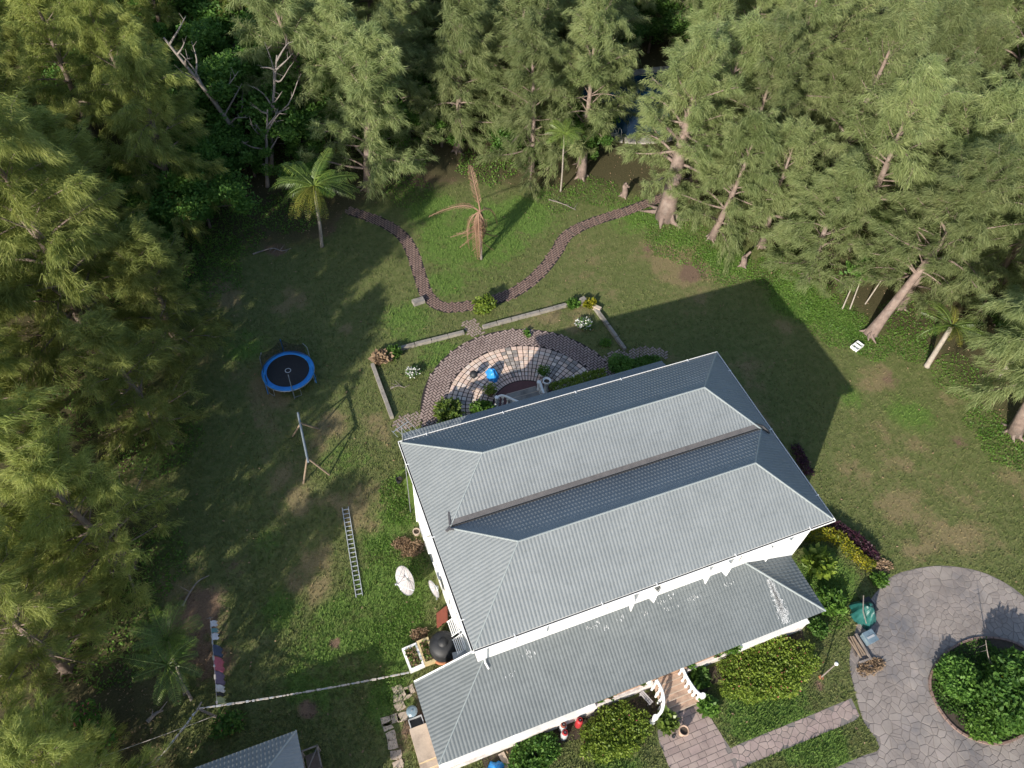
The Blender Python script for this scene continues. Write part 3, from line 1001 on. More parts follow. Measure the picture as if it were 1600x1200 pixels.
add_face(roof, 'left_slope', (0, 0, HE), (0, -1, 0), (1, 0, 0), W_, lefthi, T_)
add_face(roof, 'right_slope', (S_, -W_, HE), (0, 1, 0), (-1, 0, 0), W_, lambda v: lefthi(W_ - v), T_)
add_face(roof, 'front_slope', (0, -W_, HE), (1, 0, 0), (0, 1, 0), S_, lambda x: min(x, S_ - x, E2), T_)
add_face(roof, 'inner_front_slope', (CV + GW, -VV + GW, zv + T_ * GW), (1, 0, 0), (0, 1, 0), S_ - 2 * CV - 2 * GW, lambda x: min(x, S_ - 2 * CV - 2 * GW - x, V1 - CV - GW), T_)
add_face(roof, 'inner_back_slope', (S_ - CV, -VV, zv), (-1, 0, 0), (0, -1, 0), S_ - 2 * CV, lambda x: min(x, S_ - 2 * CV - x, E2 - CV), T_)
# valley sheet and a dark tube painted as the shadow line of its gutter
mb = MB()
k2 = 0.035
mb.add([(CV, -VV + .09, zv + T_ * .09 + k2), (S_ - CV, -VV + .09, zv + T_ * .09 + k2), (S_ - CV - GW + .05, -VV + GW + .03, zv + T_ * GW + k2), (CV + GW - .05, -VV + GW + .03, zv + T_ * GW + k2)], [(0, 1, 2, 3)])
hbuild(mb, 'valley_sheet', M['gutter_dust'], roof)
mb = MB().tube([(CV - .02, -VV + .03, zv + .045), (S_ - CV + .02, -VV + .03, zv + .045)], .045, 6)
hbuild(mb, 'valley_shadow_line', M['gutter_shade'], roof)
mb = MB().tube([(S_ - CV - .25, -VV + .32, zv + .22), (S_ - CV + .12, -VV + .12, zv + .10), (S_ - CV + .32, -VV - .18, zv - .04), (S_ - CV + .36, -VV - .36, zv - .09)], [.05, .09, .09, .05], 8)
hbuild(mb, 'rain_spout', M['black_plastic'], roof)
mb = MB()
mb.box((CV - .10, -VV - .05, zv + .05), (.30, .12, .10), .4)
mb.box((CV + .18, -VV - .20, zv + .15), (.45, .09, .04), -.3)
mb.box((CV + .12, -VV + .45, zv + .17), (.10, .75, .04), -.25)
hbuild(mb, 'flashing', M['gutter_dust'], roof)
def cap(a, b, r=.05, name='hip_cap', m='roof_cap', par=None):
    a, b = Vector(a), Vector(b)
    mb = MB().tube([a + Vector((0, 0, .022)), b + Vector((0, 0, .022))], r, 8)
    return hbuild(mb, name, M[m], par or roof)
cap((V1, -V1, zr1), (S_ - V1, -V1, zr1), .05, 'ridge_cap')
cap((E2, -V2, zr2), (S_ - E2, -V2, zr2), .05, 'ridge_cap')
cap((0, 0, HE), (V1, -V1, zr1)); cap((S_, 0, HE), (S_ - V1, -V1, zr1))
cap((0, -W_, HE), (E2, -V2, zr2), .035); cap((S_, -W_, HE), (S_ - E2, -V2, zr2))
cap((CV, -VV, zv), (V1, -V1, zr1), .035); cap((CV, -VV, zv), (E2, -V2, zr2), .045)
cap((S_ - CV, -VV, zv), (S_ - V1, -V1, zr1)); cap((S_ - CV, -VV, zv), (S_ - E2, -V2, zr2))
# --- gutters: a white channel round each eave
def gutter(a, b, outward, parent, name='gutter'):
    a, b, o = Vector(a), Vector(b), Vector(outward)
    t = (b - a).normalized()
    L = (b - a).length
    c = (a + b) / 2
    mb = MB()
    mb.obox(c + o * .115 + Vector((0, 0, -.045)), t * (L / 2 + .11), o * .012, Vector((0, 0, .06)))
    mb.obox(c + o * .01 + Vector((0, 0, -.06)), t * (L / 2), o * .012, Vector((0, 0, .045)))
    g = hbuild(mb, name, M['white_paint'], parent)
    mb = MB().obox(c + o * .062 + Vector((0, 0, -.085)), t * (L / 2), o * .039, Vector((0, 0, .015)))
    hbuild(mb, 'gutter_floor', M['gutter_shade'], parent)  # channel floor painted dark as its inner shadow
    n = max(2, int(L / 3.4))
    for i in range(n):
        q = a + t * L * (i + .5 + .13 * ((i * 7) % 3 - 1)) / n
        mb = MB().obox(q + o * -.02 + Vector((0, 0, .06)), t * .022, o * .15, Vector((0, 0, .008)))
        hbuild(mb, 'gutter_bracket', M['white_paint'], parent)
ga = [(0, 0, HE), (S_, 0, HE), (S_, -W_, HE), (0, -W_, HE)]
for (a, b), o in zip(((0, 1), (1, 2), (2, 3), (3, 0)), ((0, 1, 0), (1, 0, 0), (0, -1, 0), (-1, 0, 0))):
    gutter(ga[a], ga[b], o, roof)

# --- front porch
PZ, PX0, PX1, PYF, PYB = 3.45, -2.82, 19.6, -15.33, -11.22
WY = -(W_ - OV)                     # plane of the front wall
RUN = WY - PYF
PT = (4.98 - PZ) / RUN
FL = 0.90
mb = MB()
zt = PZ + PT * RUN
xl = PX0 + RUN; xr = PX1 - RUN
zb = PZ + PT * (OV - PX0)
mb.add([(PX0, PYF, PZ - d), (PX1, PYF, PZ - d), (xr, WY + .02, zt - d), (xl, WY + .02, zt - d), (PX1, WY + .02, PZ - d), (PX0, PYB, PZ - d), (OV, PYB, zb - d), (OV, WY + .02, zb - d), (xl, WY + .02, zt - d)],
       [(0, 1, 2, 3), (1, 4, 2), (0, 3, 7, 6, 5)])
porch = hbuild(mb, 'porch_roof', M['porch_roof'])
add_face(porch, 'front_slope', (PX0, PYF, PZ), (1, 0, 0), (0, 1, 0), PX1 - PX0, lambda x: min(x, PX1 - PX0 - x, RUN), PT, m='porch_roof')
def plh(x):   # left slope, x runs from the back (PYB) to the front
    yy = PYB - x
    if yy > WY: return OV - PX0 - .02
    return min(yy - PYF, RUN)
add_face(porch, 'left_slope', (PX0, PYB, PZ), (0, -1, 0), (1, 0, 0), PYB - PYF, plh, PT, m='porch_roof')
add_face(porch, 'right_slope', (PX1, PYF, PZ), (0, 1, 0), (-1, 0, 0), WY - PYF, lambda x: min(x, RUN), PT, m='porch_roof')
cap((PX0, PYF, PZ), (xl, WY, zt), .035, par=porch)
cap((PX1, PYF, PZ), (xr, WY, zt), .06, par=porch)
mb = MB().obox(((PX0 + OV) / 2, PYB + .03, (PZ + zb) / 2), Vector((OV - PX0, 0, zb - PZ)) / 2, (0, .035, 0), (0, 0, .09))
hbuild(mb, 'barge_board', M['cloth_teal'] if False else M['white_paint'], porch)
mb = MB().tube([(.62, -11.95, HE - .35), (.62, -12.05, HE - 1.9), (.70, -12.0, zt + .10), (.80, -12.3, zt - .10)], .045, 8)
hbuild(mb, 'downpipe', M['white_paint'])
# limewash that has run down the porch roof
def wash(cx_, y0_, y1_, w0, n, seed):
    r = random.Random(seed)
    mb = MB()
    for i in range(n):
        yy = r.uniform(y1_, y0_)
        f = (yy - y1_) / (y0_ - y1_)
        xx = cx_ + r.gauss(0, w0 * (1.0 - .4 * f))
        z = PZ + PT * (yy - PYF) + .052
        a, b = r.uniform(.006, .022), r.uniform(.012, .07)
        mb.add([(xx - a, yy - b, z - PT * b), (xx + a, yy - b, z - PT * b), (xx + a * .7, yy + b, z + PT * b), (xx - a * .7, yy + b, z + PT * b)], [(0, 1, 2, 3)])
    return mb
mb = wash(17.05, -12.95, -15.2, .12, 420, 1)
for q_ in range(6):
    w2 = wash(17.05 + .02 * q_, -13.0 - .2 * q_, -13.9 - .2 * q_, .05 + .018 * q_, 150, 40 + q_)
    mb.add(w2.v, w2.f)
for i in range(14):
    r_ = random.Random(i)
    yy = -12.0 - abs(r_.gauss(0, .35))
    w2 = wash(r_.uniform(1.0, 15.8), yy + .05, yy - .15, .2, 7, i + 9)
    mb.add(w2.v, w2.f)
tag(hbuild(mb, 'limewash_run', M['limewash'], porch), label='streaks of white wash spilt down the porch roof', kind='stuff')

# porch floor, walls, parapet
mb = MB().box(((PX0 + .2 + 19.4) / 2, (WY - 14.85) / 2, FL / 2), (19.4 - PX0 - .2, 14.85 + WY, FL))
hbuild(mb, 'porch_floor', M['terracotta'])
mb = MB().box(((PX0 + .25 + OV) / 2, (PYB - .15 + WY) / 2, 1.6), (OV - PX0 - .25, abs(WY - PYB) - .1, 3.2))
hbuild(mb, 'store_wall', M['wall'])
mb = MB().box(((PX0 + .25 + OV) / 2, (WY - 12.9) / 2 - .02, 1.6 + FL / 2), (OV - PX0 - .27, 1.1, 3.2 - FL))
hbuild(mb, 'store_wall', M['wall'])
# low white parapet along the closed stretches, a white nosing where the tiles show
for a, b in ((PX0 + .1, 5.95), (15.0, 19.55)):
    mb = MB().box(((a + b) / 2, -14.96, .62), (b - a, .30, 1.24))
    p_ = hbuild(mb, 'parapet', M['wall_dirty'])
    mb = MB().box(((a + b) / 2, -14.97, 1.27), (b - a + .06, .40, .07))
    hbuild(mb, 'coping', M['wall'], p_)
for a, b in ((5.97, 9.6), (11.75, 14.97)):
    mb = MB().box(((a + b) / 2, -14.90, FL / 2 - .03), (b - a, .16, FL - .06))
    hbuild(mb, 'plinth', M['wall_dirty'])
# porch posts
for x in (-2.5, 1.4, 5.6, 9.3, 12.0, 15.2, 19.2):
    mb = MB().box((x, -14.75, (FL + PZ + .1) / 2), (.26, .26, PZ - FL + .1))
    hbuild(mb, 'post', M['white_paint'])

# --- windows: frames, panes and top-hung shutters standing open
def window(cx_, cz_, wd_, ht_, axis_, pos, sgn, shut=None, bars=3, pane='glass'):
    """axis_ 'x': window in a wall of constant y=pos; sgn outward sign"""
    def P_(u, out, z):
        return (u, pos + sgn * out, z) if axis_ == 'x' else (pos + sgn * out, u, z)
    def slab(u0, u1, o0, o1, z0, z1):
        a = P_((u0 + u1) / 2, (o0 + o1) / 2, (z0 + z1) / 2)
        sz = (u1 - u0, abs(o1 - o0), z1 - z0) if axis_ == 'x' else (abs(o1 - o0), u1 - u0, z1 - z0)
        return a, sz
    h = wd_ / 2
    mb = MB()
    for u0, u1, z0, z1 in ((cx_ - h, cx_ + h, cz_ - ht_ / 2, cz_ - ht_ / 2 + .08), (cx_ - h, cx_ + h, cz_ + ht_ / 2 - .08, cz_ + ht_ / 2), (cx_ - h, cx_ - h + .08, cz_ - ht_ / 2 + .08, cz_ + ht_ / 2 - .08), (cx_ + h - .08, cx_ + h, cz_ - ht_ / 2 + .08, cz_ + ht_ / 2 - .08)):
        mb.box(*slab(u0, u1, -.02, .07, z0, z1))
    f = hbuild(mb, 'window', M['white_paint'])
    mb = MB().box(*slab(cx_ - h + .08, cx_ + h - .08, .01, .025, cz_ - ht_ / 2 + .08, cz_ + ht_ / 2 - .08))
    hbuild(mb, 'pane', M[pane], f)
    mb = MB()
    for i in range(1, bars):
        u = cx_ - h + wd_ * i / bars
        mb.box(*slab(u - .02, u + .02, .027, .055, cz_ - ht_ / 2 + .08, cz_ + ht_ / 2 - .08))
    if bars > 1:
        hbuild(mb, 'glazing_bar', M['white_paint'], f)
    mb = MB().box(*slab(cx_ - h - .08, cx_ + h + .08, 0, .16, cz_ - ht_ / 2 - .08, cz_ - ht_ / 2))
    hbuild(mb, 'sill', M['white_paint'], f)
    if shut:
        zt_ = cz_ + ht_ / 2
        for s_ in (-1, 1):
            hx = cx_ + s_ * (h + .02)
            ang = shut
            ex = hx + s_ * math.cos(ang) * h * .98
            oy = math.sin(ang) * h * .98
            a = Vector(P_(hx, .09, 0)); b = Vector(P_(ex, .09 + oy, 0))
            tdir = (b - a) / 2
            nrm = Vector((tdir.y, -tdir.x, 0)).normalized() * .02
            mb = MB().obox((a.x / 2 + b.x / 2, a.y / 2 + b.y / 2, cz_), tdir, nrm, (0, 0, ht_ / 2))
            for q in range(7):
                zz = cz_ - ht_ / 2 + ht_ * (q + .5) / 7
                mb.obox((a.x / 2 + b.x / 2, a.y / 2 + b.y / 2, zz), tdir * .8, nrm * 1.9, (0, 0, .05))
            hbuild(mb, 'shutter', M['shutter'], f)
    return f
for cx_, sh in ((2.9, .25), (6.2, .25), (9.2, 1.25), (11.2, .3), (13.6, 1.3), (16.1, .3), (17.4, 1.25)):
    window(cx_, 6.45, 1.0, 1.25, 'x', WY, -1, sh, pane='shutter')
for yy in (-1.8, -3.9, -6.2, -8.6, -10.3):
    window(yy, 6.3, 1.0, 1.3, 'y', OV, -1, .3 if yy in (-3.9, -8.6) else None)
for yy in (-2.2, -5.0, -7.6):
    window(yy, 2.3, 1.0, 1.2, 'y', OV, -1, None)
for yy in (-2.5, -6.0, -9.5):
    window(yy, 6.3, 1.1, 1.3, 'y', S_ - OV, 1, None)
    window(yy, 2.4, 1.1, 1.3, 'y', S_ - OV, 1, None)
for cx_ in (2.5, 5.5, 10.3, 15, 18):
    window(cx_, 6.4, 1.1, 1.3, 'x', -OV, 1, None)
    window(cx_, 2.3, 1.0, 1.7, 'x', -OV, 1, None)
for cx_ in (3.5, 7.0, 13.6, 17.0):
    window(cx_, 2.4, 1.1, 1.5, 'x', WY, -1, None)
mb = MB().box((10.6, WY - .03, FL + 1.1), (1.2, .1, 2.2))
dr_ = hbuild(mb, 'door', M['timber'])
mb = MB().box((11.05, WY - .11, FL + 1.05), (.06, .06, .16))
hbuild(mb, 'handle', M['steel'], dr_)

# --- back porch: lean-to roof, posts, floor, steps
BZ, BY = 3.8, 3.5
BX0, BX1 = .78, 19.2
BT = .30
mb = MB().add([(BX0, BY, BZ - d), (BX1, BY, BZ - d), (BX1, -OV, BZ - d + BT * (BY + OV)), (BX0, -OV, BZ - d + BT * (BY + OV))], [(3, 2, 1, 0)])
brf = hbuild(mb, 'back_porch_roof', M['porch_roof'])
add_face(brf, 'lean_to_slope', (BX1, BY, BZ), (-1, 0, 0), (0, -1, 0), BX1 - BX0, lambda x: BY + OV, BT)
for x in (1.0, 5.0, 8.7, 11.8, 15.5, 19.0):
    mb = MB().box((x, BY - .25, BZ / 2), (.24, .24, BZ - .1))
    hbuild(mb, 'post', M['white_paint'])
mb = MB().box((S_ / 2, (BY - OV) / 2 - .1, FL / 2), (18.4, BY + OV - .2, FL))
hbuild(mb, 'back_porch_floor', M['terracotta'])

# --- bits fixed to the left wall
for yy, zz, s in ((-3.35, 3.7, (.42, .85, .62)), (-4.3, 3.7, (.42, .75, .55)), (-5.9, 4.3, (.3, .5, .4))):
    mb = MB().box((OV - s[0] / 2, yy, zz), s)
    a_ = hbuild(mb, 'air_conditioner', M['white_paint'])
    mb = MB()
    for i in range(6):
        mb.box((OV - s[0] - .006, yy, zz - s[2] / 2 + s[2] * (i + .5) / 6), (.01, s[1] * .8, .03))
    hbuild(mb, 'grille', M['grey_sheet'], a_)
for yy in (-.7, -7.2, -11.0):
    mb = MB().tube([(OV - .07, yy, .05), (OV - .07, yy, HE - .2)], .045, 8)
    hbuild(mb, 'downpipe', M['white_paint'])
for yy, zz in ((-9.0, 3.4), (-9.9, 3.0)):   # white louvred awnings over the service windows
    mb = MB()
    for i in range(6):
        mb.box((OV - .12 - .09 * i, yy, zz - .09 * i), (.05, .82, .035))
    for s in (-1, 1):
        mb.tube([(OV, yy + s * .42, zz + .06), (OV - .62, yy + s * .42, zz - .5)], .022, 6)
    hbuild(mb, 'louvred_awning', M['white_paint'])
# outside stair against the left wall (white slatted treads)

# --- television aerial on its mast at the back left corner
an = thing('television_aerial', 'silver television aerial on a mast at the roof corner above garden wall', 'aerial', (.20, -.25, 0))
b0 = Vector((.20, -.25, 0))
a0 = G(605, 677, 9.6) - b0; a1 = G(629, 660.5, 9.6) - b0
top = Vector((0, 0, 9.65))
mb = MB().tube([(-.06, .33, 0), (-.06, .33, 8.0), (-.05, .30, 9.62)], .028, 8)
mb.build('mast', M['steel'], an)
sh = Vector((-.05, .30, 9.6)) - (a0 * .45 + a1 * .55)
a0 += sh; a1 += sh
mb = MB().tube([a0, a1], .02, 6)
mb.build('boom', M['steel'], an)
dirb = (a1 - a0).normalized()
per = Vector((dirb.y, -dirb.x, 0))
for i in range(5):
    c = a0 + (a1 - a0) * (i / 4)
    l = 0.45 if i < 2 else 1.0 + .1 * i
    MB().tube([c - per * l * .25, c + per * l * .95], .010, 5).build('element', M['steel'], an)
# ================================================================== STEPS AND BALUSTRADES
def steps(name, label, x0, x1, ytop, ybot, ztop, n, m, flare=0.0):
    t = thing(name, label, 'steps', ((x0 + x1) / 2, (ytop + ybot) / 2, 0))
    L = (ybot - ytop) / n
    for i in range(n):
        z = ztop * (n - i) / n - .0
        zz = ztop - (i + 1) * ztop / (n + 1) + ztop / (n + 1)
        zz = ztop * (n - i) / (n + .0) - ztop / n * .5 * 0
        f = flare * (i / n) ** 1.5
        ya = ytop + L * i; yb = ytop + L * (i + 1)
        zi = ztop - (i + 1) * ztop / (n + 1)
        MB().box((0, (ya + yb) / 2 - (ytop + ybot) / 2, zi / 2), (x1 - x0 + 2 * f, abs(L) + .02, zi)).build('step', m, t)
        MB().box((0, yb - (ytop + ybot) / 2 + (.02 if L > 0 else -.02) * 0, zi - .02), (x1 - x0 + 2 * f, .05, .05)).build('nosing', M['pale_concrete'], t)
    return t
steps('front_steps', 'flight of worn clay tiled steps down from the front porch', 9.75, 11.55, -14.88, -16.62, FL, 6, M['step_tile'], .35)
steps('back_steps', 'short flight of grey brick steps between white scrolled balustrades', 9.2, 11.5, 3.55, 6.85, FL, 6, M['concrete'], 0)
bed = tag(MB().prism([(-.5, -15.15), (9.55, -15.15), (9.5, -16.6), (8.6, -16.5), (4, -15.9), (-.5, -15.7)], -.02, .03).build('flower_bed', M['soil']), 'bare dark soil bed along the front porch', 'flower bed', kind='structure')
bed = tag(MB().prism([(11.8, -15.15), (19.6, -15.15), (19.4, -15.7), (13, -16.0), (12.0, -16.5)], -.02, .03).build('flower_bed', M['soil']), 'dark soil bed between porch parapet and flowering hedge', 'flower bed', kind='structure')

def balustrade(label, rail, group=None, scroll=0.16, nb=6):
    base = Vector((rail[-1][0], rail[-1][1], 0))
    t = thing('balustrade', label, 'balustrade', base, group=group)
    P_ = [Vector(p) - base for p in spline(rail, 6)]
    MB().tube(P_, .085, 8).build('handrail', M['white_paint'], t)
    for i in range(nb):
        p = P_[int((len(P_) - 1) * (i + .4) / nb)]
        pr = [(.05, 0), (.075, .05), (.045, .12), (.085, .3), (.045, .55), (.06, .72), (.06, .9)]
        hgt = p.z - .02
        MB().lathe([(r * 1.1, z / .9 * hgt) for r, z in pr], (p.x, p.y, 0), 8).build('baluster', M['white_paint'], t)
        MB().lathe([(.06, 0), (.1, .0), (.1, .1), (.06, .1)], (p.x, p.y, max(0, hgt - .22)), 8).build('collar', M['white_paint'], t)
    e = P_[-1]
    MB().lathe([(.0, e.z + .12), (scroll * .9, e.z + .12), (scroll, e.z + .04), (scroll * .9, e.z - .08), (.11, e.z - .12), (.10, .12), (.16, .1), (.16, 0)], (e.x, e.y, 0), 14).build('newel_post', M['white_paint'], t)
    return t
def R3(l): return [G(x, y, z) for x, y, z in l]
balustrade('white balustrade left of the front steps beside the round lime bush', R3([(1026, 1062, 1.7), (1034, 1078, 1.55), (1037, 1096, 1.3), (1033, 1112, 1.05), (1024, 1121, .9)]))
balustrade('white balustrade right of the front steps, flaring out towards the flowering hedge', R3([(1066, 1043, 1.7), (1073, 1058, 1.5), (1081, 1071, 1.25), (1089, 1081, 1.05), (1098, 1087, .9)]))
balustrade('white scrolled balustrade on the blue tarpaulin side of the patio steps', R3([(813, 629, 1.65), (803, 625, 1.5), (792, 620, 1.25), (783, 618, 1.05), (776, 622, .9)]), nb=5)
balustrade('white scrolled balustrade beside the hedge, across the patio steps', R3([(850, 615, 1.65), (847, 607, 1.4), (845, 600, 1.1), (842, 598, .95)]), nb=4)

# side steps by the porch end
t = thing('side_steps', 'pale concrete landing and steps at the end of the porch', 'steps', (-3.2, -13.8, 0))
MB().box((0.06, .35, .36), (.98, 1.75, .72)).build('landing', M['pale_concrete'], t)
for i in range(4):
    MB().box((0.06, -.52 - .36 * (i + .5), .29 - .07 * i), (.98, .37, .58 - .14 * i)).build('step', M['pale_concrete'], t)
    MB().box((0.06, -.52 - .36 * i - .02, .585 - .14 * i), (.985, .05, .012)).build('nosing', M['cream'], t)

# ================================================================== GARDEN WALLS, SLABS
def low_wall(label, a, b, h=.28, wd=.26):
    a, b = Vector((*a, 0)), Vector((*b, 0))
    c = (a + b) / 2; dd = b - a
    t = thing('garden_wall', label, 'wall', c)
    n = max(2, int(dd.length / 1.1))
    an_ = math.atan2(dd.y, dd.x)
    r = random.Random(int(dd.length * 100))
    for i in range(n):
        p = a + dd * (i + .5) / n - c
        MB().box((p.x + r.uniform(-.01, .01), p.y + r.uniform(-.01, .01), h / 2), (dd.length / n - .012, wd, h + r.uniform(-.02, .02)), an_ + r.uniform(-.008, .008), .96).build('coping_block', M['concrete'], t)
low_wall('low grey garden wall on the trampoline side of the patio', (1.0, 7.5), (.95, 12.6))
low_wall('low garden wall behind the patio, between brush clump and bushy shrub', (1.8, 13.4), (8.3, 13.42))
low_wall('low garden wall running along the sunny lawn behind the white flowered bush', (9.8, 13.45), (18.1, 13.6))
low_wall('low garden wall running from the corner stone towards the house', (18.85, 13.1), (19.25, 7.9))
def block(label, px, py, s, rz, m='concrete', name='concrete_block', cat='block'):
    g = G(px, py)
    t = MB().box((0, 0, s[2] / 2), s, 0, .95).build(name, M[m], None, loc=(g.x, g.y, 0))
    t.rotation_euler.z = rz
    return tag(t, label, cat)
block('weathered concrete block beside the bend of the brick path', 654, 473, (.95, .55, .3), .1)
block('upright concrete block on the garden wall corner by tufts of grass', 910, 474, (.45, .4, .55), .2)
block('loose pale block lying at the top of the garden wall', 932, 484, (.7, .35, .34), -.9, 'pale_concrete')
for i, (px, py) in enumerate(((621, 1078), (622, 1090), (624, 1103), (617, 1122), (629, 1119), (606, 1135), (611, 1150), (614, 1162), (619, 1180), (622, 1195), (634, 1085), (640, 1078), (604, 1127))):
    g = G(px, py)
    r = random.Random(i)
    o = MB().prism([(.27 * sx + r.uniform(-.05, .05), .23 * sy + r.uniform(-.05, .05)) for sx, sy in ((-1, -1), (0, -1.05), (1, -1), (1.02, 0), (1, 1), (-.1, 1.03), (-1, 1))], 0, .045, .02).build('stepping_stone', M['pale_concrete'], None, loc=(g.x, g.y, 0))
    o.rotation_euler.z = r.uniform(-.2, .2)
    tag(o, 'worn pale stepping stone in the grass by the side steps', 'paving stone', 'stepping stones at the side of the house')

# ================================================================== TRAMPOLINE
tc = G(450, 579, .85); tc.z = 0
tr = thing('trampoline', 'round blue trampoline with sagging black net on the shady lawn', 'trampoline', tc)
MB().lathe([(1.80, .80), (1.83, .86), (1.78, .90), (1.50, .90), (1.47, .87), (1.5, .8)], n=48).build('safety_pad', M['blue'], tr, True)
MB().prism([(1.5 * math.cos(a), 1.5 * math.sin(a)) for a in np.linspace(0, 2 * PI, 48)[:-1]], .845, .862).build('jumping_mat', M['black'], tr)
MB().lathe([(.16, .863), (.19, .866), (.22, .863)], n=20).build('mat_mark', M['grey_sheet'], tr)
MB().tube([(1.82 * math.cos(a), 1.82 * math.sin(a), .78) for a in np.linspace(0, 2 * PI, 41)], .03, 6, False).build('frame_ring', M['steel'], tr)
tops = []
for px, py in ((406, 549), (436, 524), (472, 531), (478, 561), (443, 580), (419, 583)):
    g = G(px, py, 2.35 if py < 570 else 2.0) - tc
    tops.append(math.atan2(g.y, g.x))
tops = sorted(tops)
a0 = np.mean(np.unwrap(np.array(tops) - np.arange(6) * PI / 3))
for i in range(6):
    a = a0 + i * PI / 3
    c_, s_ = math.cos(a), math.sin(a)
    MB().tube([(1.95 * c_, 1.95 * s_, 0), (1.93 * c_, 1.93 * s_, 1.0), (1.9 * c_, 1.9 * s_, 1.75), (1.72 * c_, 1.72 * s_, 2.2), (1.66 * c_, 1.66 * s_, 2.36)], .032, 8).build('pole', M['blue'] if i % 2 == 0 else M['blue_beam'], tr)
    b = a + .28
    MB().tube([(1.8 * c_, 1.8 * s_, .78), (1.85 * c_, 1.85 * s_, .03), (1.85 * math.cos(b), 1.85 * math.sin(b), .03), (1.8 * math.cos(b), 1.8 * math.sin(b), .78)], .024, 6).build('leg', M['steel'], tr)
# sagging net between the poles at the far side
m = bpy.data.materials.new('black_netting'); m.use_nodes = True
nt = m.node_tree
tb = N(nt, 'ShaderNodeBsdfTransparent'); mx = N(nt, 'ShaderNodeMixShader'); mx.inputs[0].default_value = .62
nt.nodes['Principled BSDF'].inputs['Base Color'].default_value = (.012, .013, .014, 1)
nt.nodes['Principled BSDF'].inputs['Roughness'].default_value = .9
nt.links.new(tb.outputs[0], mx.inputs[1]); nt.links.new(nt.nodes['Principled BSDF'].outputs[0], mx.inputs[2]); nt.links.new(mx.outputs[0], nt.nodes['Material Output'].inputs['Surface'])
ga1 = G(472, 531, 2.3) - tc; ga0 = G(406, 549, 2.3) - tc
mid = math.atan2((ga0 + ga1).y, (ga0 + ga1).x)
k0 = round((mid - a0) / (PI / 3))
for kk in (k0 - 1, k0, k0 + 1) if abs((a0 + k0 * PI / 3) - mid) < .26 else (k0 - 1, k0):
    A = a0 + kk * PI / 3
    mb = MB()
    for i in range(12):
        f = i / 11
        aa = A + f * PI / 3
        sag = 2.30 - .75 * 4 * f * (1 - f) * .6
        rr_ = 1.75 - .12 * math.sin(PI * f)
        for j in range(5):
            g = j / 4
            mb.v.append((rr_ * math.cos(aa) * (1 - .10 * g * (1 - g)), rr_ * math.sin(aa) * (1 - .1 * g * (1 - g)), .9 + (sag - .9) * g))
    for i in range(11):
        for j in range(4):
            mb.f.append((i * 5 + j, (i + 1) * 5 + j, (i + 1) * 5 + j + 1, i * 5 + j + 1))
    mb.build('net', m, tr, True)

# ================================================================== SWING FRAME
sw = thing('swing_frame', 'bare wooden swing frame with blue top beam and four splayed legs', 'swing frame', G(477, 700))
b0 = G(477, 700)
za = 2.2
e0, e1 = G(465.5, 645, za) - b0, G(481.5, 722, za) - b0
MB().tube([e0, e1], .075, 8).build('top_beam', M['blue_beam'], sw)
j0, j1 = G(470, 662, za) - b0, G(480, 716, za) - b0
for j, (px, py) in ((j0, (457, 682)), (j0, (498, 670)), (j1, (474, 755)), (j1, (515, 742))):
    f = G(px, py) - b0
    MB().tube([f - Vector((0, 0, .02)), j + Vector((0, 0, .05))], [.062, .055], 8).build('leg', M['timber'], sw)
# ================================================================== LADDERS
def ladder(name, label, A, B, wdt, n, m):
    A, B = Vector(A), Vector(B)
    base = Vector((A.x, A.y, 0)) if A.z <= B.z else Vector((B.x, B.y, 0))
    t = thing(name, label, 'ladder', base)
    dd = (B - A); l = dd.length; u = dd / l
    s = Vector((-u.y, u.x, 0)); s.normalize()
    nn = u.cross(s)
    for sg in (-1, 1):
        MB().obox((A + B) / 2 - base + s * sg * wdt / 2, u * l / 2, s * .020, nn * .042).build('rail', m, t)
    for i in range(n):
        c = A + dd * (i + .5) / n - base
        MB().obox(c, u * .022, s * (wdt / 2 - .02), nn * .016).build('rung', m, t)
ladder('ladder', 'long aluminium ladder lying flat on the sunlit grass', G(539.5, 793, .07), G(561.5, 932, .07), .38, 20, M['alu'])
g0 = G(1258, 868); g1 = G(1252, 846, 2.2)
ladder('ladder', 'short aluminium ladder leaning on the end wall beside the yellow hedge', (20.75, -9.85, .0), (19.95, -9.75, 2.6), .42, 9, M['alu'])

